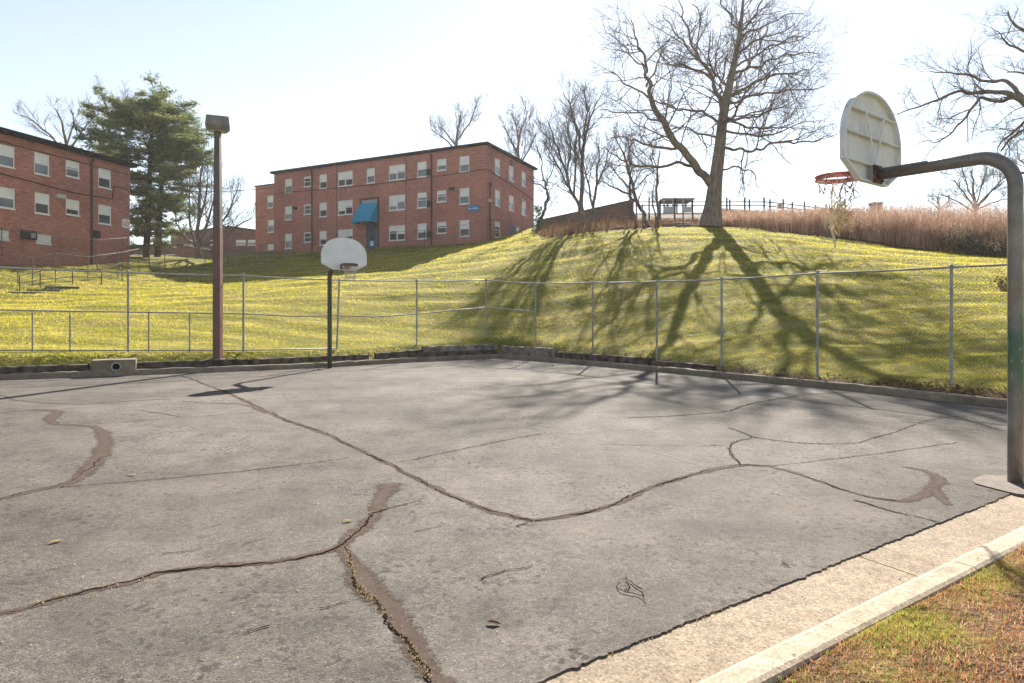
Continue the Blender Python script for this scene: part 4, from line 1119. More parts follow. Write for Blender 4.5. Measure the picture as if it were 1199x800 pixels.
mb.tube([fl.pt(.2, LR-.75, .05), fl.pt(LLn-.5, LR-.5, .05)], .022, 5); mb.build('cable', 'roof_fascia', bl_)
pass

# --- low far brick building between the two blocks
ff = Facade(P(312, 300, 96)[:2], (-1, .05)); fb = empty('brick_building', (ff.o.x, ff.o.y, 9)); tag(fb, 'low far brick building with a shallow gable behind the bare multi-stemmed tree', 'building')
up_ = ff.u(268); ue = ff.u(200); ze = ff.z(300, 273); zp = ff.z(268, 266.5); zf = ff.z(200, 276)
hh = []
for px in (228, 252, 282, 296):
    u = ff.u(px); hh.append((u-.7, u+.7, ff.z(px, 287), ff.z(px, 281)))
mb = MB(); wall(mb, ff, 0, ue, 7.5, min(ze, zf), hh); zl = min(ze, zf)
mb.add([ff.pt(0, zl), ff.pt(ue, zl), ff.pt(ue, zf), ff.pt(up_, zp), ff.pt(0, ze)], [(0, 1, 2, 3, 4)], [[(0, zl), (ue, zl), (ue, zf), (up_, zp), (0, ze)]]); mb.build('front_wall', 'far_brick', fb)
mb = MB(); r_ = [ff.pt(-.2, ze, .2), ff.pt(up_, zp, .2), ff.pt(ue+.2, zf, .2)]; rb_ = [p-ff.n*14 for p in r_]; rt = [p+Vector((0, 0, .25)) for p in r_]; rtb = [p+Vector((0, 0, .25)) for p in rb_]
mb.add(r_+rb_+rt+rtb, [(6, 7, 10, 9), (7, 8, 11, 10), (0, 1, 7, 6), (1, 2, 8, 7), (3, 0, 6, 9), (2, 5, 11, 8), (0, 3, 4, 1), (1, 4, 5, 2), (3, 9, 10, 4), (4, 10, 11, 5)]); mb.build('roof', 'downspout', fb)
facade_box(fb, 'side_wall', 'far_brick', [(ff.pt(ue, 0), ff.pt(ue, 0)-ff.n*13.5, 7.5, zf-.01), (ff.pt(0, 0), ff.pt(0, 0)-ff.n*13.5, 7.5, ze-.01)])
for h in hh: window(ff, h, fb, .7)

fg = Facade(P(214, 300, 84)[:2], (-1, .08)); gb = empty('brick_building', (fg.o.x, fg.o.y, 9)); tag(gb, 'low flat brick building glimpsed behind the trunks of the pines', 'building')
gl = fg.u(140); gt = fg.z(180, 288.5); hh = []
for px in (160, 200):
    u = fg.u(px); hh.append((u-.6, u+.6, gt-2.2, gt-1.0))
mb = MB(); wall(mb, fg, 0, gl, 5.0, gt, hh); mb.build('front_wall', 'far_brick', gb)
facade_box(gb, 'side_wall', 'far_brick', [(fg.pt(0, 0), fg.pt(0, 0)-fg.n*9, 5.0, gt)])
mb = MB(); mb.obox(fg.pt(-.3, gt+.003, .3), fg.d*(gl+.6), -fg.n*10, (0, 0, .22)); mb.build('roof', 'downspout', gb)
for h in hh: window(fg, h, gb, .7)
# --- brown brick wall on the wooded bank
w0, w1 = P(737, 236.5, 50.5), P(628, 258, 60.5); zt = w0.z
bw = empty('brick_wall', (w0.x, w0.y, 7)); tag(bw, 'long brown brick wall on the wooded bank behind the thin bare trees', 'wall')
dv = (w1-w0); dv.z = 0; Lw = dv.length; dv.normalize(); nb = Vector((-dv.y, dv.x, 0)); mb = MB(); th = .45
if nb.y < 0: nb = -nb
A0, A1 = Vector((w0.x, w0.y, 0)), Vector((w0.x, w0.y, 0))+dv*Lw
for p, q in ((A0, A1), (A1, A1+nb*th), (A1+nb*th, A0+nb*th), (A0+nb*th, A0)):
    L = (q-p).length; za = zt if p in (A0,) or (p-A0).length < 1 else zt-.15; zb = zt if (q-A0).length < 1 else zt-.15
    mb.add([Vector((p.x, p.y, 6.0)), Vector((q.x, q.y, 6.0)), Vector((q.x, q.y, zb)), Vector((p.x, p.y, za))], [(0, 1, 2, 3)], [[(0, 6), (L, 6), (L, zb), (0, za)]])
mb.build('wall', 'brown_brick', bw)
mb = MB(); mb.obox(A0-nb*.06-dv*.05+Vector((0, 0, zt+.003)), dv*(Lw+.1)+Vector((0, 0, -.15)), nb*(th+.12), (0, 0, .12)); mb.build('coping', 'old_kerb_concrete', bw)

# --- shelter, pale roof, chimneys on the ridge
pS = P(790.5, 249, 100); zb = gz(pS.x, pS.y); sh = empty('park_shelter', (pS.x, pS.y, zb)); tag(sh, 'small open grey shelter with hipped roof left of the great oak trunk', 'shelter')
ez = EYE+(HY-236.5)/F*100; az = EYE+(HY-229)/F*100
mb = MB(); hw_, hd_ = 2.35, 2.2
e = [Vector((pS.x+sx*hw_, pS.y+sy*hd_, ez)) for sx, sy in ((-1,-1),(1,-1),(1,1),(-1,1))]; t2 = [p+Vector((0, 0, .22)) for p in e]; ap = Vector((pS.x, pS.y, az))
mb.add(e+t2+[ap], [(3,2,1,0)]+[(i, (i+1) % 4, 4+(i+1) % 4, 4+i) for i in range(4)]+[(4+i, 4+(i+1) % 4, 8) for i in range(4)]); mb.build('roof', 'shelter_roof', sh)
for sx in (-.88, -.3, .3, .88):
    for sy in (-.85, .85):
        mb = MB(); mb.obox((pS.x+sx*hw_-.13, pS.y+sy*hd_-.13, zb-.5), (.26, 0, 0), (0, .26, 0), (0, 0, ez-zb+.5)); mb.build('post', 'shelter_grey', sh)
mb = MB()
for a_, b_ in ((-.88, -.3), (.3, .88)): mb.obox((pS.x+a_*hw_+.13, pS.y-.85*hd_-.05, zb-.3), ((b_-a_)*hw_-.26, 0, 0), (0, .1, 0), (0, 0, 1.1))
mb.build('low_wall', 'shelter_grey', sh)
pw0, pw1 = P(846, 240, 118), P(1000, 250, 118)
hb = empty('warehouse', (pw0.x, pw0.y, 15)); tag(hb, 'long pale roofed building on the ridge behind the black iron fence', 'building')
mb = MB(); z0_, z1_ = P(0, 237, 118).z, P(0, 249, 118).z
x0_, x1_ = pw0.x, pw1.x
mb.add([(x0_, 118, 12), (x1_, 118, 12), (x1_, 118, z1_-1.2), (x0_, 118, z0_-1.2), (x0_, 140, 12), (x1_, 140, 12), (x1_, 140, z1_), (x0_, 140, z0_)], [(0,1,2,3),(1,5,6,2),(0,3,7,4),(5,4,7,6)])
mb.build('wall', 'shelter_grey', hb)
mb = MB(); mb.add([(x0_, 117.6, z0_-1.4), (x1_, 117.6, z1_-1.4), (x1_, 140.4, z1_+.4), (x0_, 140.4, z0_+.4), (x0_, 117.6, z0_-1.1), (x1_, 117.6, z1_-1.1), (x1_, 140.4, z1_+.7), (x0_, 140.4, z0_+.7)], [(4,5,6,7),(0,1,5,4),(1,2,6,5),(3,0,4,7),(3,2,1,0),(2,3,7,6)]); mb.build('roof', 'pale_roof', hb)
for px, py, w_, lab in ((1025.5, 239.5, 10, 'square brown brick chimney standing above the reeds, right of the near hoop net'), (966, 247, 9, 'squat brick chimney behind the fence, seen beside the near hoop net')):
    q = P(px, py, 95); ww = w_/F*95; ch = empty('chimney', (q.x, q.y, q.z-4)); tag(ch, lab, 'chimney', None)
    mb = MB(); 
    for (a_, b_) in (((-1,-1),(1,-1)), ((1,-1),(1,1)), ((1,1),(-1,1)), ((-1,1),(-1,-1))):
        p_, q_ = Vector((q.x+a_[0]*ww/2, q.y+a_[1]*ww/2, q.z-7)), Vector((q.x+b_[0]*ww/2, q.y+b_[1]*ww/2, q.z-7)); 
        mb.add([p_, q_, q_+Vector((0,0,7)), p_+Vector((0,0,7))], [(0,1,2,3)], [[(0,0),(ww,0),(ww,7),(0,7)]])
    mb.build('shaft', 'brown_brick', ch); mb = MB(); mb.box((q.x, q.y, q.z+.1), (ww+.2, ww+.2, .25)); mb.build('cap', 'old_kerb_concrete', ch)

# ------------------------------------------------------------------ fences up the hill
def surf(px, Y): x = (px-CX)/F*Y; return Vector((x, Y, gz(x, Y)))
def hillfence(name, label, items, pitch, rails=('top',), mat='old_galvanised', wire=True, pr=.03, wr=.004, rr=.017):
    posts = []
    for px, Y, h in items:
        p = surf(px, Y); posts.append((p, p.z+h, Vector((0, 0, 0))))
    rl = [('top_rail', [Vector((p.x, p.y, zt)) for p, zt, _ in posts])]
    if 'mid' in rails: rl.append(('middle_rail', [Vector((p.x, p.y, p.z+(zt-p.z)*.5)) for p, zt, _ in posts]))
    if 'low' in rails: rl.append(('bottom_rail', [Vector((p.x, p.y, p.z+.15)) for p, zt, _ in posts]))
    return fence(name, label, posts, rl, pitch=pitch, wr=wr, pr=pr, rr=rr, mat=mat, mesh=wire)
hillfence('chain_link_fence', 'chain link fence close in front of the left brick building',
          [(-70, 40, 2.4), (2, 42, 2.4), (62, 44.5, 2.3), (114, 47.5, 2.2), (150, 50.5, 2.1)], .2, ('top', 'mid'))
hillfence('chain_link_fence', 'low chain link fence beside the pipe handrail on the left slope',
          [(-20, 38, 1.3), (21, 39, 1.3), (38, 39.5, 1.65), (65, 41, 1.8), (103, 43.5, 1.55), (138, 46, 1.75), (163, 49, 1.9)], .2, ('top',))
hillfence('chain_link_fence', 'chain link fence across the slope between pines and main building',
          [(163, 49.5, 1.75), (175, 52, 1.6), (193, 52, 1.5), (219, 53, 1.5), (240, 54.5, 1.5), (267, 56, 1.4), (287, 57.5, 1.5), (305, 59, 1.6)], .22, ('top',))
hillfence('chain_link_fence', 'chain link fence just in front of the main apartment building',
          [(305.5, 59.2, 1.6), (330, 60, 1.6), (365, 60, 1.6), (400, 59.5, 1.6), (432, 58.8, 1.6), (463, 58, 1.6), (497, 57, 1.6), (532, 55.7, 1.7), (571, 54.6, 1.9), (597, 54, 1.7), (611, 55, 1.5), (633, 55, 1.0), (652, 54, .6)], .22, ('top', 'mid'))
rh = [(23, 37.5), (47, 39), (85, 41.5), (119, 43), (143, 45.5)]
root = empty('pipe_handrail', surf(*rh[0])); tag(root, 'dark pipe handrail climbing the left slope below the brick building', 'handrail')
hts = [.85, 1.05, .95, .9, 1.25]
for (px, Y), h in zip(rh, hts):
    p = surf(px, Y); mb = MB(); mb.tube([p-Vector((0, 0, .3)), p+Vector((0, 0, h))], .028, 8); mb.build('post', 'dark_rail', root)
for k, fr in enumerate((1.0, .5)):
    mb = MB(); mb.tube([surf(px, Y)+Vector((0, 0, h*fr)) for (px, Y), h in zip(rh, hts)], .026, 8); mb.build('rail', 'dark_rail', root)
for i, (px, Y, w) in enumerate(((30, 36.9, 2.2), (52, 38.2, 2.2), (74, 39.7, 2.4))):
    p = surf(px, Y); mb = MB(); mb.box((p.x, p.y, p.z-.10), (w*.7, .6, .34), R(28)); o = mb.build('stone_step', 'stone_step', bevel=.02)
    tag(o, ['lowest worn stone step at the bottom of the dark pipe handrail', 'middle worn stone step beside the dark pipe handrail', 'upper worn stone step beside the dark pipe handrail'][i], 'step', 'steps beside the handrail')
# black iron fence on the ridge
its = [(745, 50), (760, 50), (773, 50.3), (790, 50.6), (811, 50.8), (851, 51), (854.5, 52.4), (872, 51.4), (877.5, 52.8), (894.7, 52), (901.5, 53.2), (917, 52.6), (927.7, 53.6), (942, 53.4), (955, 54), (967.4, 54.4), (983, 55), (1015, 56), (1045, 57)]
root = empty('iron_fence', surf(*its[0])); tag(root, 'black iron fence on the ridge behind the great oak and the reeds', 'fence')
def irontop(px): return 233.5 if px < 900 else 233.5+(px-900)*0.118
for i, (px, Y) in enumerate(its):
    p = surf(px, Y); zt = P(px, irontop(px) + (-2.2 if i % 2 else 0), Y).z; mb = MB(); mb.box((p.x, p.y, (p.z+zt)/2-.2), (.10, .10, zt-p.z+.4)); mb.build('post', 'black_iron', root)
for dy in (3.0, 7.5, 17.0):
    mb = MB(); mb.tube([P(px, irontop(px)+dy, Y) for i, (px, Y) in enumerate(its) if i not in (6, 8, 10, 12)], .04, 6); mb.build('rail', 'black_iron', root)
q = P(913, 242, 52.5); mb = MB(); mb.box(q, (.34, .04, .4)); mb.build('notice', 'brown_brick', root)
# wire fence stakes in the wooded bank
root = empty('wire_fence', surf(640, 44)); tag(root, 'sagging wire fence on pale stakes below the wooded bank', 'fence')
wf = [(648, 45, 1.0), (665, 44.5, 1.0), (681, 44, 1.0), (697, 43.5, 1.5), (712, 43.3, 1.0), (733, 42.8, 1.6), (753, 42.6, 1.5), (768, 42.6, 1.0), (800, 43, 1.0)]
for px, Y, h in wf:
    p = surf(px, Y); mb = MB(); mb.tube([p-Vector((0, 0, .3)), p+Vector((random.uniform(-.1, .1), 0, h))], .045, 6); mb.build('stake', 'timber_pale', root)
for k in (.55, .92):
    mb = MB(); mb.tube([surf(px, Y)+Vector((0, 0, h*k)) for px, Y, h in wf], .012, 4); mb.build('wire', 'galvanised_wire', root)
# overhead cable
a_, b_ = fl.pt(.3, fl.z(150, 218.5), .1), fr_.pt(LEN*.99, fr_.z(322, 219.5), .1)
mb = MB(); mb.tube([a_.lerp(b_, t)+Vector((0, 0, -.45*math.sin(math.pi*t))) for t in np.linspace(0, 1, 14)], .028, 5); o = mb.build('overhead_cable', 'roof_fascia')
tag(o, 'thin overhead cable strung between the two brick apartment buildings', 'cable')

# ------------------------------------------------------------------ bare trees
def tree_limb(rs, start, d, L, r0, seg, wig, trop, r1f=.35):
    n = max(3, int(L/seg)); pts = [start]; d = d.normalized(); st = L/n
    for i in range(n):
        d = (d + Vector((rs.gauss(0, wig), rs.gauss(0, wig), rs.gauss(0, wig)+trop))).normalized(); pts.append(pts[-1]+d*st)
    rad = [r0*(1-(1-r1f)*i/n) for i in range(n+1)]; return pts, rad
class Tree:
    def __init__(s, seed, rmin=.006, levels=3, dens=(9, 7, 5), ang=(35, 65), trop=.06, wig=.16, lenf=(.42, .7), maxr=.05, seg=.5):
        s.rs = random.Random(seed); s.tr = MB(); s.cr = MB(); s.rmin = rmin; s.levels = levels; s.dens = dens; s.ang = ang; s.trop = trop; s.wig = wig; s.lenf = lenf; s.maxr = maxr; s.seg = seg; s.zmax = None
    def put(s, pts, rad):
        big = max(rad) > s.maxr; mb = s.tr if big else s.cr
        mb.tube(pts, rad, 12 if rad[0] > .3 else 8 if rad[0] > .1 else 5 if rad[0] > .03 else 3, cap=big)
    def spawn(s, pts, rad, lvl, t0=.2, Lref=None, mult=1.0):
        if lvl >= s.levels: return
        rs = s.rs; cum = [0]
        for p, q in zip(pts[:-1], pts[1:]): cum.append(cum[-1]+(q-p).length)
        L = Lref or cum[-1]; n = max(2, int(s.dens[lvl]*mult*rs.uniform(.8, 1.2)))
        for k in range(n):
            t = t0+(1-t0)*((k+rs.random())/n); dist = t*cum[-1]; j = 0
            while j < len(cum)-2 and cum[j+1] < dist: j += 1
            f = (dist-cum[j])/max(1e-9, cum[j+1]-cum[j]); p = pts[j].lerp(pts[j+1], f); r = rad[j]*(1-f)+rad[j+1]*f
            ax = (pts[j+1]-pts[j]).normalized(); az = rs.uniform(0, 2*math.pi); o1 = ax.orthogonal().normalized(); o2 = ax.cross(o1)
            a = R(rs.uniform(*s.ang)); dr = ax*math.cos(a)+(o1*math.cos(az)+o2*math.sin(az))*math.sin(a); dr.z += s.trop*1.5
            l = L*rs.uniform(*s.lenf)*(1-.45*t); rr = max(s.rmin, min(r*.62, .0145*l+.003))
            if s.zmax and p.z > s.zmax-rs.uniform(0, 1.5): continue; 
            sg = max(.12, min(s.seg, l/5)); q, qr = tree_limb(rs, p, dr, l, rr, sg, s.wig, s.trop, .4)
            qr = [max(s.rmin*.8, x) for x in qr]; s.put(q, qr); s.spawn(q, qr, lvl+1, .12)
    def finish(s, name, label, base, bark, group='bare winter trees'):
        root = empty(name, base); tag(root, label, 'tree', group)
        if s.tr.v: s.tr.build('trunk', bark, root, smooth=True)
        if s.cr.v: s.cr.build('crown', bark, root)
        return root
def chaikin(pts, rad, it=2):
    for _ in range(it):
        np_, nr = [pts[0]], [rad[0]]
        for i in range(len(pts)-1):
            np_ += [pts[i].lerp(pts[i+1], .25), pts[i].lerp(pts[i+1], .75)]; nr += [rad[i]*.75+rad[i+1]*.25, rad[i]*.25+rad[i+1]*.75]
        pts, rad = np_+[pts[-1]], nr+[rad[-1]]
    return pts, rad
def jitter(rs, pts, a):
    return [pts[0]]+[p+Vector((rs.gauss(0, a), rs.gauss(0, a), rs.gauss(0, a))) for p in pts[1:]]
# --- the great oak
OY = 42.0; T = Tree(11, rmin=.0068, levels=3, dens=(8, 6, 6), ang=(30, 66), trop=.03, wig=.17, lenf=(.48, .82), maxr=.06, seg=.45)
T.zmax = 22.3
def OK(x, y, dY=0.0): return P(700+x/2.964, y/2.964, OY+dY)
def W(w): return w/2.964/F*OY/2
limbs = [
 ([(390,790),(392,770),(400,715),(405,660),(412,600),(425,500),(432,420),(445,350),(460,280),(480,190),(495,100),(505,0),(510,-70)], [44,38,29,25,21.5,18.5,16.5,15,12.5,9.5,7,4.5,2], 0.0, 0),
 ([(392,640),(330,572),(270,490),(220,420),(182,350),(168,290),(160,220),(135,140),(110,70)], [17,15.5,13.5,12,10,7.5,5.5,3.6,1.5], -2.5, 1),
 ([(335,578),(270,570),(200,572),(130,572),(80,550),(30,515)], [7,6,5,4,3,1.5], -3.5, 1),
 ([(285,512),(200,508),(140,498),(90,470),(30,482)], [6.5,5.2,4,2.8,1.5], 2.5, 1),
 ([(432,400),(416,330),(402,280),(355,205),(322,130),(300,60),(268,-30)], [10,9,8,6.5,5,3.4,1.5], 1.8, 1),
 ([(428,432),(380,402),(320,385),(260,370),(205,348)], [6,5.2,4.2,3.2,1.8], -3, 1),
 ([(430,510),(500,520),(550,522),(610,500),(680,495),(750,490),(818,468)], [6,5.5,5,4.2,3.4,2.6,1.3], -2, 1),
 ([(425,590),(490,580),(540,602),(566,655)], [4,3.4,2.6,1.3], -2, 1),
 ([(440,432),(500,412),(560,400),(620,372),(695,352)], [6.5,5.5,4.4,3.2,1.6], 2.5, 1),
 ([(452,335),(520,300),(590,262),(660,256),(735,248)], [6.5,5.5,4.5,3.2,1.6], -2.5, 1),
 ([(465,255),(530,240),(600,210),(680,190),(765,178)], [6,5,4,3,1.5], 2, 1),
 ([(482,188),(540,150),(600,122),(690,88)], [5.5,4.5,3.3,1.5], -1.5, 1),
 ([(495,105),(460,70),(430,18),(415,-50)], [4.5,3.8,2.8,1.3], 1.5, 1),
 ([(495,110),(545,48),(585,-5),(620,-70)], [4.5,3.8,2.8,1.3], -1.5, 1),
 ([(402,282),(330,240),(260,222),(215,188)], [5,4,3,1.5], -2, 1),
 ([(352,208),(300,150),(258,100),(228,50)], [4.5,3.5,2.6,1.3], 2, 1),
 ([(168,300),(200,240),(225,180),(250,120)], [4,3.2,2.4,1.2], 2.2, 1),
 ([(175,340),(120,300),(70,270),(20,250)], [4.5,3.4,2.5,1.2], -2.2, 1),
 ([(165,255),(110,190),(60,130),(20,95)], [3.6,2.8,2,1.1], 1.5, 1),
 ([(225,425),(150,400),(80,390),(10,385)], [4.5,3.6,2.6,1.2], 3, 1),
 ([(420,470),(405,430),(395,470),(390,520)], [4,3,2.4,1.2], -1.5, 1),
 ([(432,440),(470,400),(500,340),(540,300)], [6,5,3.6,1.8], -5.0, 1),
 ([(436,390),(420,330),(440,270),(450,200)], [6,5,3.8,1.8], 5.5, 1),
 ([(440,420),(520,440),(600,450),(690,430)], [5.5,4.5,3.2,1.5], 5.0, 1),
 ([(470,240),(560,190),(650,140),(745,128)], [5,4,3,1.4], 3.0, 1),
 ([(452,360),(560,330),(660,312),(785,300)], [5.5,4.2,3,1.4], -3.5, 1),
 ([(490,140),(570,90),(650,48),(725,52)], [4.5,3.4,2.5,1.2], 2.5, 1),
 ([(446,455),(560,472),(640,462),(745,418)], [5,4,2.8,1.3], -4.5, 1),
 ([(420,480),(340,460),(290,440),(230,455)], [5,4,3,1.5], 5.0, 1),
 ([(455,300),(410,260),(380,190),(400,110)], [5,4.2,3,1.5], -4.5, 1),
 ([(462,280),(520,240),(560,170),(590,90)], [5,4.2,3,1.5], 4.0, 1)]
for pts2, ws, dY, lv in limbs:
    m = len(pts2); pts = [OK(x, y, dY*(i/(m-1))**.8 if lv else 0) for i, (x, y) in enumerate(pts2)]
    rad = [W(w*2)*(.85 if lv else 1) for w in ws]
    if lv:
        pp = []; rr_ = []
        for i in range(m-1):
            for j in range(3): pp.append(pts[i].lerp(pts[i+1], j/3)); rr_.append(rad[i]+(rad[i+1]-rad[i])*j/3)
        pp.append(pts[-1]); rr_.append(rad[-1])
        pts, rad = jitter(T.rs, pp, .10), rr_
    pts, rad = chaikin(pts, rad, 1 if lv else 2)
    T.tr.tube(pts, rad, 14 if rad[0] > .3 else 8)
    L = sum((q-p).length for p, q in zip(pts[:-1], pts[1:]))
    T.spawn(pts, rad, 0, .22 if lv else .45, Lref=min(L, 6.0), mult=(1.15 if lv else 1.3)*L/6.0)
T.finish('oak_tree', 'great bare oak with thick forked trunk on the hilltop, tallest tree in view', surf(830, OY), 'oak_bark')
print('oak verts', len(T.tr.v), len(T.cr.v))

def bare_tree(name, label, stems, Yc, seed, dens=(11, 8, 6), lref=3.0, ang=(25, 55), trop=.08, rmin=.0062, bark='grey_bark', wig=.14, levels=3, t0=.3, mult=1.0, group='bare winter trees'):
    t = Tree(seed, rmin=rmin, levels=levels, dens=dens, ang=ang, trop=trop, wig=wig, maxr=.05, seg=.5, lenf=(.5, .85)); b0 = None
    for pts2, ws in stems:
        m = len(pts2); dY = t.rs.uniform(-1.5, 1.5)
        pts = [P(p[0], p[1], Yc+(p[2] if len(p) > 2 else dY*(i/(m-1)))) for i, p in enumerate(pts2)]
        rad = [max(rmin, w/F*Yc/2) for w in ws]
        pp, rr_ = [], []
        for i in range(m-1):
            for j in range(3): pp.append(pts[i].lerp(pts[i+1], j/3)); rr_.append(rad[i]+(rad[i+1]-rad[i])*j/3)
        pp.append(pts[-1]); rr_.append(rad[-1]); pts, rad = jitter(t.rs, pp, .05), rr_
        pts, rad = chaikin(pts, rad, 1); 
        if b0 is None:
            b0 = pts[0].copy(); g0 = gz(b0.x, b0.y)
            pts = [Vector((b0.x, b0.y, min(g0, b0.z)-.3))]+pts; rad = [rad[0]*1.25]+rad; b0.z = g0
        t.put(pts, rad) if max(rad) > t.maxr else t.tr.tube(pts, rad, 6)
        L = sum((q-p).length for p, q in zip(pts[:-1], pts[1:])); t.spawn(pts, rad, 0, t0, Lref=min(L, lref*1.35), mult=mult*L/6.2)
    return t.finish(name, label, b0, bark, group)

bare_tree('bare_tree', 'tall slender bare tree in front of the left part of the brown brick wall',
  [([(684,264),(681,240),(681,200),(683,165),(690,140),(698,118)], [6,5,4.4,3.4,2.4,1]), ([(682,185),(676,150),(668,125),(660,108)], [3,2.4,1.8,1]), ([(683,160),(688,130),(684,105)], [2.6,1.8,1])], 50, 21, lref=3.4)
bare_tree('bare_tree', 'leaning bare tree whose stems fan out over the brown brick wall',
  [([(692,268),(680,250),(669,225),(660,195),(650,165),(640,140)], [5,4.2,3.6,2.8,2,1]), ([(672,232),(672,195),(676,160),(672,130)], [3,2.5,1.8,1]), ([(668,222),(650,190),(636,165)], [2.6,1.8,1]), ([(664,210),(668,170),(662,135)], [2.4,1.6,1])], 48, 22, lref=3.2)
bare_tree('bare_tree', 'thin twin stemmed bare tree right of the tall slender one on the bank',
  [([(695,262),(694,242),(697,222),(700,195),(702,172)], [4,3.6,3,2.2,1]), ([(694,242),(688,215),(684,190)], [3,2.2,1]), ([(697,222),(708,195),(716,170)], [2.4,1.8,1])], 51, 23, lref=2.8)
bare_tree('bare_tree', 'crooked bare tree leaning up and left from the foot of the bank by the shelter',
  [([(768,276),(758,262),(750,245),(742,225),(735,200),(730,180),(722,165)], [6,5,4.4,3.6,3,2.2,1]), ([(748,240),(735,228),(718,220),(705,212)], [3,2.4,1.8,1]), ([(736,205),(738,180),(736,158)], [2.6,2,1]), ([(742,226),(728,212),(715,195)], [2.6,2,1])], 43, 24, lref=2.6, wig=.2)
bare_tree('bare_tree', 'thin upright bare tree at the right end of the brown brick wall',
  [([(745,280),(744,262),(738,235),(737,210),(740,190)], [4.4,3.8,3,2.2,1])], 43.5, 25, lref=2.0, mult=.8)
bare_tree('bare_tree', 'thin straight bare sapling pair just left of the grey shelter',
  [([(771,276),(770,250),(771,220),(770,196),(773,175)], [3.6,3,2.6,2,1]), ([(771,262),(764,240),(766,210)], [2.4,2,1])], 44, 26, lref=1.8, mult=.7)
iv = bare_tree('bare_tree', 'bent bare tree with ivy round its foot at the corner of the main building',
  [([(630,274),(632,258),(638,244),(642,230),(640,218),(634,210)], [4.2,3.8,3.4,3,2.4,1.5]), ([(641,222),(632,217),(624,214)], [2,1.5,1]), ([(636,212),(634,190),(628,170)], [2,1.5,1]), ([(640,218),(648,198),(650,178)], [1.8,1.2,1])], 58, 27, lref=3.0, wig=.2)
pb = P(630, 262, 58); n = 420; a = rng.uniform(0, 6.28, n); rr_ = rng.uniform(.1, .55, n); zz_ = rng.uniform(-.9, 1.5, n)
pp = np.stack([pb.x+np.cos(a)*rr_*(1-.25*(zz_+.9)/2.4), pb.y+np.sin(a)*rr_, pb.z+zz_], 1)
tri_mesh('ivy', blades(pp, rng.uniform(.1, .22, n), rng.uniform(.12, .2, n), 1.2), 'ivy_leaf', iv)
bare_tree('bare_tree', 'bare treetop showing above the middle of the main building roof',
  [([(534,200),(534,170),(536,150),(540,136)], [4,3,2,1]), ([(535,172),(522,155),(512,146)], [2.4,1.6,1]), ([(535,165),(550,145),(556,126)], [2.4,1.6,1]), ([(535,178),(518,160),(505,152)], [2,1.4,1])], 88, 28, lref=4.0, rmin=.010, mult=.8)
bare_tree('bare_tree', 'bare tree rising behind the right end of the main building roof',
  [([(606,230),(606,190),(607,165),(613,145),(618,130)], [4.4,3.8,2.8,1.8,1]), ([(606,180),(596,160),(590,148)], [2.4,1.6,1]), ([(607,165),(604,145),(598,132)], [2.2,1.5,1]), ([(606,200),(620,175),(628,155)], [2.4,1.6,1])], 80, 29, lref=4.2, rmin=.010, mult=.8)
bare_tree('bare_tree', 'wide bare tree behind the roof of the left brick building',
  [([(82,240),(80,190),(76,160),(72,140),(66,128)], [5,4,3,2,1]), ([(80,185),(60,160),(40,142),(25,135)], [3,2.2,1.5,1]), ([(80,180),(95,155),(110,135)], [2.6,1.8,1]), ([(78,170),(86,145),(84,128)], [2.2,1.6,1])], 72, 30, lref=3.0, rmin=.008, mult=.7)
bare_tree('bare_tree', 'faint bare treetop behind the top of the tall pine',
  [([(130,260),(130,180),(128,140),(122,118),(116,104)], [5,4,3,2,1]), ([(130,170),(115,140),(105,125)], [2.6,1.8,1]), ([(129,150),(140,125),(150,112)], [2.2,1.6,1])], 86, 31, lref=3.2, rmin=.009, mult=.55)
bare_tree('bare_tree', 'bare multi stemmed tree behind the lamp post, forking from the ground',
  [([(232,291),(232,270),(233,240),(234,210),(238,185)], [6,4.4,3.4,2.2,1]), ([(230,289),(224,270),(221,240),(222,205)], [4,3,2,1]), ([(233,287),(243,265),(250,235),(256,205)], [4,3,2,1]), ([(234,289),(254,270),(270,245),(280,215)], [3.6,2.8,1.8,1]),
   ([(230,289),(216,278),(208,262),(205,240)], [3.4,2.4,1.6,1]), ([(236,288),(262,280),(282,262),(296,255)], [3.4,2.4,1.6,1]), ([(233,262),(240,230),(244,195)], [2.6,1.8,1])], 62, 32, lref=3.4, rmin=.008, mult=.85, t0=.2)
bare_tree('bare_tree', 'round headed small bare tree above the reeds behind the near pole',
  [([(1142,258),(1142,238),(1140,215),(1138,200)], [4,3,2,1]), ([(1142,246),(1128,225),(1116,210)], [2.4,1.8,1]), ([(1142,246),(1160,226),(1176,212)], [2.4,1.8,1]), ([(1142,240),(1150,215),(1156,196)], [2,1.5,1]), ([(1142,248),(1120,235),(1102,228)], [2,1.5,1]), ([(1142,246),(1166,236),(1190,230)], [2,1.5,1]), ([(1142,240),(1132,214),(1126,196)], [2,1.5,1]), ([(1142,242),(1170,214),(1188,198)], [2,1.5,1])], 66, 33, lref=2.6, rmin=.008, mult=.8)
bare_tree('bare_tree', 'low bare brush tree left of the round headed one above the reeds',
  [([(1100,254),(1100,242),(1098,232)], [2.2,1.6,1]), ([(1100,248),(1092,238),(1086,234)], [1.6,1.2,1]), ([(1100,247),(1108,238),(1112,232)], [1.6,1.2,1])], 74, 34, lref=2.0, rmin=.009, mult=.8)
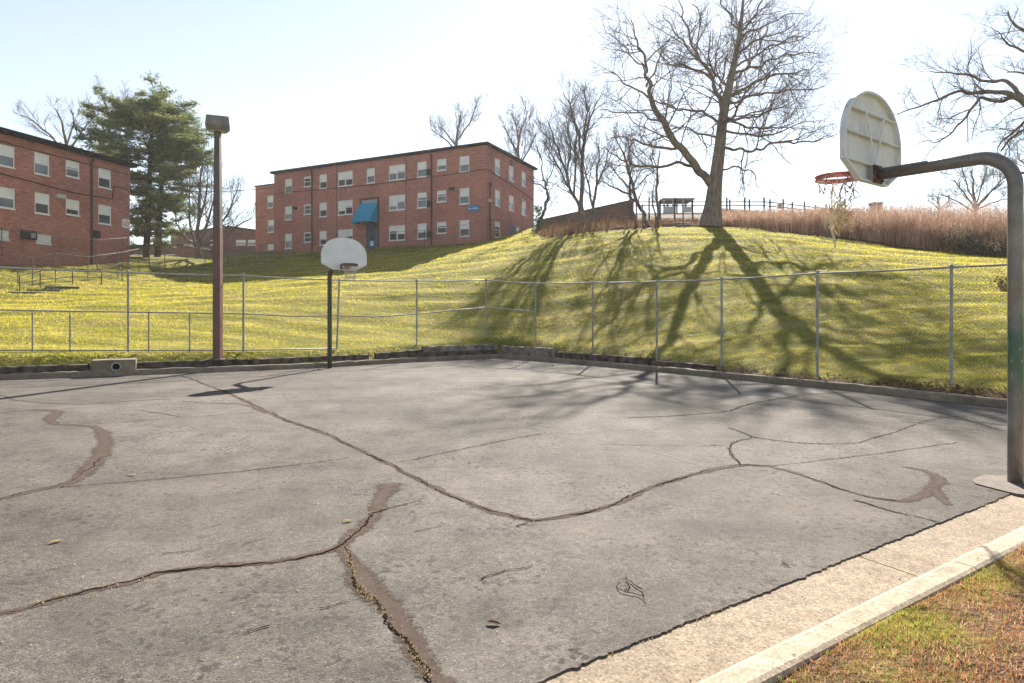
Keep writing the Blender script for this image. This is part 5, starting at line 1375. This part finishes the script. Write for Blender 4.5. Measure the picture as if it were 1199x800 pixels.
# right hand tree, trunk beyond the edge of view
bare_tree('bare_tree', 'bare tree reaching its long low branches in over the near pole from the right',
  [([(1330,330),(1325,250),(1318,190),(1310,120),(1300,40),(1290,-60)], [26,22,19,15,10,5]),
   ([(1318,190),(1260,150),(1205,121),(1178,108),(1140,106),(1118,108),(1090,120),(1052,131)], [15,12,9,5.5,4,3.2,2.2,1.1]),
   ([(1200,118),(1175,96),(1150,92),(1120,84),(1090,85)], [6,4,3.2,2.2,1]), ([(1190,114),(1164,116),(1144,118),(1132,136),(1112,156),(1090,168)], [5,4,3.4,2.8,2,1]),
   ([(1240,140),(1210,130),(1190,150),(1168,172)], [6,4,3,1.6]), ([(1260,165),(1215,145),(1190,158),(1172,176)], [6,4,3,1.6]),
   ([(1310,130),(1260,80),(1215,45),(1192,30),(1180,15)], [10,7,5,3,1.4]), ([(1215,60),(1195,62),(1175,48),(1165,36)], [4,3,2,1]), ([(1230,75),(1200,88),(1180,82)], [4,2.6,1.2]),
   ([(1300,210),(1250,195),(1205,205),(1180,200),(1160,192)], [8,5,3.4,2.2,1])], 25, 35, dens=(10, 7, 4), lref=2.0, ang=(25, 60), rmin=.0045, trop=.05, wig=.18, t0=.25, mult=1.35)

# ------------------------------------------------------------------ pines
def pine(label, px, Y, ytop, layers, seed, lean=0):
    rs = random.Random(seed); t = MB(); br = MB(); base = surf(px, Y); top = P(px+lean, ytop, Y)
    t.tube([base-Vector((0, 0, .3)), base.lerp(top, .35), base.lerp(top, .7), top], [.30, .24, .15, .03], 10)
    tips = []
    def axis_at(z): f = (z-base.z)/(top.z-base.z); return base.lerp(top, f)
    for py, lft, rgt, n in layers:
        z0 = P(px, py, Y).z
        for k in range(n):
            az = rs.uniform(0, 2*math.pi); ca = math.cos(az); ext = (rgt if ca > 0 else lft)/F*Y
            L = 1.22*(ext*abs(ca)+ (lft+rgt)/2/F*Y*.75*(1-abs(ca)))*rs.uniform(.6, 1.08); p0 = axis_at(z0+rs.gauss(0, .55)); d = Vector((ca, math.sin(az), rs.uniform(-.05, .22)))
            pts, rad = tree_limb(rs, p0, d, L, .05, .5, .10, .015, .25); br.tube(pts, rad, 5, cap=False)
            for j in range(2, len(pts)):
                if j/len(pts) < .25: continue
                for _ in range(rs.randint(2, 4)):
                    dr = Vector((rs.gauss(0, 1), rs.gauss(0, 1), rs.gauss(.15, .25))).normalized(); q, qr = tree_limb(rs, pts[j], dr, rs.uniform(.4, 1.0), .014, .25, .2, .05, .5)
                    br.tube(q, qr, 3, cap=False); tips += q[1:]
            tips += pts[len(pts)//2:]
    root = empty('pine_tree', base); tag(root, label, 'tree', 'tall pines beside the left building')
    t.build('trunk', 'pine_bark', root, smooth=True); br.build('branch', 'pine_bark', root)
    tp = np.array([tuple(p) for p in tips]); rep = 14; tp = np.repeat(tp, rep, 0); n = len(tp)
    tp = tp + rng.normal(0, 1, (n, 3))*np.array([.17, .17, .07])
    dr = rng.normal(0, 1, (n, 3)); dr[:, 2] = dr[:, 2]*.5+.25; dr /= np.linalg.norm(dr, axis=1)[:, None]; sd = rng.normal(0, 1, (n, 3)); sd -= dr*(sd*dr).sum(1)[:, None]; sd /= np.linalg.norm(sd, axis=1)[:, None]
    h = rng.uniform(.18, .34, n)[:, None]; w = rng.uniform(.025, .055, n)[:, None]
    tri_mesh('crown', np.stack([tp-sd*w, tp+sd*w, tp+dr*h], 1), 'pine_needle', root); print('pine', n)
pine('taller pine with dark broad crown next to the left brick building', 171, 60, 114,
     [(119, 14, 16, 7), (128, 36, 30, 10), (140, 58, 40, 12), (154, 62, 46, 12), (168, 72, 52, 13), (182, 76, 56, 12), (196, 66, 58, 9), (212, 42, 42, 9), (228, 34, 38, 8), (246, 26, 32, 8), (264, 26, 22, 7), (280, 26, 14, 6)], 5, 8)
pine('second pine with yellower layered boughs spreading right towards the lamp post', 184, 62, 122,
     [(132, 14, 26, 5), (150, 20, 40, 7), (172, 20, 50, 8), (196, 18, 54, 9), (216, 26, 46, 9), (238, 22, 36, 11), (256, 22, 32, 11), (276, 20, 30, 10)], 6, 10)

# ------------------------------------------------------------------ reeds, shrubs, turf
nR = 9500; X_ = []; 
u = rng.uniform(0, 1, nR*2); px = 838+(1420-838)*u; dep = rng.uniform(0, 1, nR*2)**1.3*9
fx = np.array([838, 950, 1050, 1100, 1180, 1300, 1420]); fy = np.array([43.5, 41.5, 39.5, 38, 35.5, 31.5, 28])
Yr = np.interp(px, fx, fy)+dep; xr = (px-CX)/F*Yr; zr = ground(xr, Yr)
hr = np.interp(px, [838, 880, 960, 1060, 1110, 1420], [.8, .95, 1.5, 2.15, 2.35, 2.5])*rng.uniform(.66, 1.14, nR*2)*(1+.11*np.sin(xr*1.7)+.10*np.sin(xr*3.9+Yr)+.06*np.sin(xr*9.1))
base_ = np.stack([xr, Yr, zr-.05], 1); n = len(base_); ln = rng.normal(0, .10, (n, 2)); topv = base_+np.stack([ln[:, 0]*hr, ln[:, 1]*hr, hr], 1)
a = rng.uniform(0, 6.28, n); wv = np.stack([np.cos(a), np.sin(a), 0*a], 1)*.016
tris = [np.stack([base_-wv, base_+wv, topv], 1)]
for k in range(5):
    t = rng.uniform(.35, .98, n)[:, None]; q = base_+(topv-base_)*t; dr = rng.normal(0, 1, (n, 3)); dr[:, 2] = np.abs(dr[:, 2])*.8+.2; dr /= np.linalg.norm(dr, axis=1)[:, None]
    L = rng.uniform(.12, .40, n)[:, None]; sdv = rng.normal(0, 1, (n, 3)); sdv /= np.linalg.norm(sdv, axis=1)[:, None]
    tris.append(np.stack([q-sdv*.013, q+sdv*.013, q+dr*L], 1))
o = tri_mesh('reed_bed', np.concatenate(tris), 'reed'); tag(o, 'dense bank of dry pinkish brown reeds along the hilltop', 'reeds', kind='stuff')
def shrub(label, px, Y, w, h, n, mat='shrub_leaf', seed=1):
    c0 = surf(px, Y); root = empty('shrub', c0); tag(root, label, 'shrub'); rs = random.Random(seed); mb = MB(); tips = []
    for _ in range(26):
        q, r = tree_limb(rs, c0+Vector((rs.gauss(0, w*.25), rs.gauss(0, .3), 0)), Vector((rs.gauss(0, .6), rs.gauss(0, .5), 1)), h*rs.uniform(.6, 1.2), .012, .2, .2, 0, .4); mb.tube(q, r, 3, cap=False); tips += q[2:]
    mb.build('stem', 'twig_brown', root); tp = np.array([tuple(t) for t in tips]); tp = tp[rng.integers(0, len(tp), n)]+rng.normal(0, .12, (n, 3)); tp[:, 2] = np.maximum(tp[:, 2], c0.z)
    tri_mesh('foliage', blades(tp, rng.uniform(.06, .16, n), rng.uniform(.05, .11, n), 1.5), mat, root)
shrub('scrubby pale leaved shrub at the foot of the reeds beside the near pole', 1128, 36.6, 1.9, 1.3, 2600, seed=3)
shrub('low scrub clump at the grass edge hard against the near pole', 1168, 34.6, 1.3, .8, 1300, seed=4)
shrub('small brown weed clump on the slope behind the fence at the near pole', 1182, 24.0, .35, .5, 260, seed=5)
for i, (pa, pb_, r, lab) in enumerate([((712, 43.6), (742, 42.9), .10, 'pale fallen log lying along the foot of the bank'), ((776, 42.6), (812, 44.5), .13, 'fallen trunk slanting up to the foot of the great oak'), ((700, 46.5), (732, 45.2), .09, 'thin broken branch lying on the bank below the brown wall'), ((792, 41.6), (822, 41.8), .09, 'short log lying in the leaves right at the oak roots')]):
    p, q = surf(*pa), surf(*pb_); mb = MB(); mid = p.lerp(q, .5)+Vector((0, 0, .05)); mb.tube([p+Vector((0, 0, r*.6)), mid+Vector((0, 0, r*.7)), q+Vector((0, 0, r*.6))], [r, r*.9, r*.6], 8)
    o = mb.build('fallen_log', 'timber_pale' if i != 1 else 'grey_bark', smooth=True); tag(o, lab, 'log', 'fallen wood on the bank')
# brush on the wooded bank
n = 7000; px = rng.uniform(632, 860, n); Yb = rng.uniform(42.5, 52, n); xb = (px-CX)/F*Yb; zb_ = ground(xb, Yb); m_ = litter_of(xb, Yb) > .6
pb2 = np.stack([xb, Yb, zb_], 1)[m_]; n = len(pb2)
hgt = rng.uniform(.1, .9, n)*np.interp((pb2[:, 0]/pb2[:, 1])*F+CX, [640, 720, 780, 860], [1.0, .9, .45, .5])
o = tri_mesh('undergrowth', np.concatenate([blades(pb2, hgt, np.full(n, .03), .9), blades(pb2+rng.normal(0, .2, (n, 3))*[1, 1, .2], rng.uniform(.05, .15, n), rng.uniform(.08, .16, n), 1.6)]), 'leaf_brown')
tag(o, 'tangled dead brush and leaves covering the wooded bank', 'undergrowth', kind='stuff')
# turf
def turf(n, y0, y1, k=1.0):
    Y = y0*(y1/y0)**rng.uniform(0, 1, n); x = rng.uniform(-1, 1, n)*(Y*.88+4); sd, _, _ = poly_sd(x, Y)
    side = x*KN.x+Y*KN.y-KS; lit = litter_of(x, Y)
    ok = (sd > .28) & (side < 0) & (lit+rng.normal(0, .15, n) < .5) 
    dirt = (sd < .85) & (x > 1.0) & (Y < 24) & (rng.uniform(0, 1, n) < .72); ok &= ~dirt
    # keep turf out of the buildings
    inb = ((np.stack([x, Y], 1)-np.array(cA[:2])) @ -np.array(fr_.n[:2]) > -.2) & ((np.stack([x, Y], 1)-np.array(cA[:2])) @ np.array(sd_.n[:2]) < .2) & (Y > 50); ok &= ~inb
    inl = ((np.stack([x, Y], 1)-np.array(fl.o[:2])) @ np.array(fl.n[:2]) < .2); ok &= ~inl
    x, Y = x[ok], Y[ok]; z = ground(x, Y); return np.stack([x, Y, z-.01], 1)
tp = turf(340000, 11, 66); D_ = np.linalg.norm(tp[:, :2], axis=1)
tuft = .55+.45*np.sin(tp[:, 0]*2.3+1.7*np.sin(tp[:, 1]*1.9))*np.sin(tp[:, 1]*4.1+1.3*np.sin(tp[:, 0]*1.3)); hk = (.6+.5*tuft)*rng.lognormal(0, .2, len(tp))
sel = rng.uniform(0, 1, len(tp)) < .35+.65*tuft; tp = tp[sel]; D_ = D_[sel]; hk = hk[sel]
tp = np.concatenate([tp+rng.normal(0, 1, tp.shape)*np.stack([D_*.0011, D_*.0011, 0*D_], 1) for _ in range(4)]); D_ = np.tile(D_, 4); hk = np.tile(hk, 4)
o = tri_mesh('turf', blades(tp, (.024+.0013*D_)*hk*rng.uniform(.6, 1.3, len(tp)), .00058*D_*rng.uniform(.6, 1.4, len(tp)), .95), 'turf_blade'); tag(o, 'sunlit yellow green mown grass covering the hillside', 'grass', kind='stuff'); print('turf', len(tp))
# leaf litter at the foot of the right fence and between kerb and timbers
LP = []
ln = offset_poly(KB, .45)
for _ in range(3800):
    i = random.choice([7, 8, 9, 10, 10, 11]); t = random.random(); p = ln[i].lerp(ln[i+1], t) if i+1 < len(ln) else ln[i]
    tn = (ln[i+1]-ln[i]).normalized(); nn = Vector((-tn.y, tn.x, 0)); p = p+nn*random.gauss(.05, .16); LP.append((p.x, p.y))
for px, py in [(570,420.5),(610,423),(645,427),(845,441),(862,442),(300,433),(375,431)]:
    q = G(px, py+2)
    for _ in range(16): LP.append((q.x+random.gauss(0, .16), q.y+random.gauss(-.05, .1)))
LP = np.array(LP); sdv = poly_sd(LP[:, 0], LP[:, 1])[0]; zl = np.where(sdv > -.1, np.maximum(ground(LP[:, 0], LP[:, 1], np.maximum(sdv, 0)), .12), .006); zl = np.where((sdv > -.1) & (sdv < .09), .16, zl)
lp3 = np.stack([LP[:, 0], LP[:, 1], zl+.005], 1); n = len(lp3)
o = tri_mesh('leaf_litter', blades(lp3, rng.uniform(.02, .06, n), rng.uniform(.03, .07, n), 1.7), 'leaf_brown'); tag(o, 'dry brown leaves gathered along the kerb and fence foot', 'leaf litter', kind='stuff')
fx_ = rng.uniform(-9, 8, 900); fy_ = 3.2+15*rng.uniform(0, 1, 900)**1.6; inn_ = poly_sd(fx_, fy_)[0] < -.75
fl3 = np.stack([fx_, fy_, np.full(900, .006)], 1)[inn_]
uu_ = rng.uniform(KU0-1, KU0+7, 320); ss_ = np.concatenate([rng.uniform(.05, .5, 140), .50+np.abs(rng.normal(0, .02, 60))*-1, rng.normal(.70, .035, 120)])
fl3 = np.concatenate([fl3, np.stack([KD.x*uu_+KN.x*(KS+ss_), KD.y*uu_+KN.y*(KS+ss_), np.where(ss_ > .55, .137, -.018)], 1)]); nf = len(fl3)
o = tri_mesh('debris', blades(fl3, rng.uniform(.004, .014, nf), rng.uniform(.006, .018, nf), 1.9), 'dead_straw'); tag(o, 'small pale flecks of plant debris strewn over the court', 'debris', kind='stuff')
# near verge
def verge(n, dens_fn, h, w, lean):
    u = rng.uniform(KU0-1.2, KU0+6.0, n); s = .74+rng.uniform(0, 1, n)**1.2*4.0; x = KD.x*u+KN.x*(KS+s); y = KD.y*u+KN.y*(KS+s); k = rng.uniform(0, 1, n) < dens_fn(u-KU0, s); x, y = x[k], y[k]
    z = ground(x, y); m = len(x); return blades(np.stack([x, y, z-.004], 1), rng.uniform(.5, 1.4, m)*h, rng.uniform(.6, 1.4, m)*w, lean)
def clump(u, s, f=2.2, o=0.0): return .5+.5*np.sin(u*f+1.3*np.sin(s*f*1.7+o)+o)*np.sin(s*f*1.3+1.7*np.sin(u*f*.8)+o)
dry = verge(230000, lambda u, s: .45+.55*clump(u, s, 3.1), .030, .0048, 1.25)
grn = verge(170000, lambda u, s: np.clip((clump(u, s, 2.3, 2.0)-.5)*1.6+np.clip((u-3.0)*.7, 0, 1.0)-np.clip((3.4-u)*.3, 0, .5)+np.clip(.5-.5*(s-.74), 0, .35), .05, 1), .034, .005, .8)
# broad-leaved weeds
wd = verge(5200, lambda u, s: np.clip((clump(u, s, 2.9, 4.0)-.6)*1.2+np.clip((u-3.6)*.4, 0, .7), 0, 1), .022, .022, 1.5)
lf = verge(1500, lambda u, s: np.full_like(u, .35), .03, .03, 1.8)
V = np.concatenate([dry, grn, wd, lf]); mi = np.concatenate([np.zeros(len(dry)), np.ones(len(grn)), np.ones(len(wd)), np.full(len(lf), 2)])
o = tri_mesh('verge_grass', V, None, mats=['verge_dry', 'verge_green', 'leaf_brown'], mi=mi); tag(o, 'patchy dry and green grass on the verge beside the near kerb', 'grass', kind='stuff')
# twig on the court
mb = MB(); tw = lambda l: [G(px, py, .012) for px, py in l]
mb.tube(tw([(756,703),(752,698),(744,695),(732,693),(724,689),(722,683),(726,678),(733,678),(736,683),(731,690)]), .0032, 5); mb.tube(tw([(734,690),(738,684),(735,678),(733,673)]), .004, 5); mb.tube(tw([(738,680),(745,686),(752,690),(754,697)]), .004, 5)
o = mb.build('twig', 'twig_brown'); tag(o, 'curled dead twig lying on the asphalt in front of the near gutter', 'twig')
for px, py, lab in [(155,556,'pale dry leaf lying alone on the left asphalt'), (66,634,'small dry leaf above the long left crack'), (578,730,'tiny dark leaf on the asphalt below the branching crack'), (407,610,'tan leaf beside the wide sealed patch'), (835,520,'small pale leaf near the faded court line')]:
    q = G(px, py, .008); mb = MB(); a = random.uniform(0, 6.28); L = .045; dx = Vector((math.cos(a), math.sin(a), 0)); dy = Vector((-dx.y, dx.x, 0))
    mb.add([q-dx*L, q-dx*.3*L+dy*.45*L+Vector((0,0,.008)), q+dx*.5*L+dy*.35*L+Vector((0,0,.012)), q+dx*L+Vector((0,0,.004)), q+dx*.4*L-dy*.4*L+Vector((0,0,.01)), q-dx*.4*L-dy*.4*L+Vector((0,0,.006)), q+Vector((0,0,.002))], [(6, i, (i+1) % 6) for i in range(6)])
    o = mb.build('dry_leaf', 'dead_straw' if 'dark' not in lab else 'leaf_brown'); tag(o, lab, 'leaf', 'stray leaves on the court')

# ------------------------------------------------------------------ the air
t = NT('hazy_air'); pv_ = t.n('ShaderNodeVolumePrincipled'); pv_.inputs['Color'].default_value = (.95, .97, 1, 1); pv_.inputs['Density'].default_value = 0.0003; pv_.inputs['Anisotropy'].default_value = 0.35
t.l(pv_.outputs[0], t.out.inputs['Volume']); M['hazy_air'] = t.m
mb = MB(); mb.obox((-430, -430, -1.2), (860, 0, 0), (0, 860, 0), (0, 0, 37.2)); o = mb.build('haze', 'hazy_air'); tag(o, 'thin bright winter haze filling the air', 'haze', kind='stuff')
# ------------------------------------------------------------------ light, sky, camera
AZ, EL = R(12.3), R(32.5)
w = bpy.data.worlds.new('World'); scene.world = w; w.use_nodes = True; nt = w.node_tree
bg = nt.nodes['Background']; sky = nt.nodes.new('ShaderNodeTexSky'); sky.sky_type = 'NISHITA'; sky.sun_disc = False
sky.sun_elevation = EL; sky.sun_rotation = AZ; sky.air_density = 1.0; sky.dust_density = 0.12; sky.ozone_density = 1.0
hs_ = nt.nodes.new('ShaderNodeHueSaturation'); hs_.inputs['Saturation'].default_value = 0.62
nt.links.new(sky.outputs[0], hs_.inputs['Color']); nt.links.new(hs_.outputs[0], bg.inputs[0]); bg.inputs[1].default_value = 0.06
sl = bpy.data.lights.new('sun', 'SUN'); sl.energy = 5.0; sl.angle = R(0.5); sl.color = (1.0, .93, .82)
so = bpy.data.objects.new('sun', sl); COL.objects.link(so)
sv = Vector((math.sin(AZ)*math.cos(EL), math.cos(AZ)*math.cos(EL), math.sin(EL))); so.rotation_euler = sv.to_track_quat('Z', 'Y').to_euler(); so.location = (0, 0, 40)
cam = bpy.data.cameras.new('camera'); co = bpy.data.objects.new('camera', cam); COL.objects.link(co); co.location = (0, 0, EYE); co.rotation_euler = (R(90), 0, 0)
cam.sensor_width = 36; cam.sensor_fit = 'HORIZONTAL'; cam.lens = F/1199*36; cam.shift_y = -34/1199; cam.clip_start = .05; cam.clip_end = 3000
scene.camera = co
vs_ = scene.view_settings; vs_.view_transform = 'Standard'; vs_.look = 'None'; vs_.exposure = 1.68; vs_.gamma = 1; vs_.use_curve_mapping = False
scene.cycles.max_bounces = 6; scene.cycles.transparent_max_bounces = 8
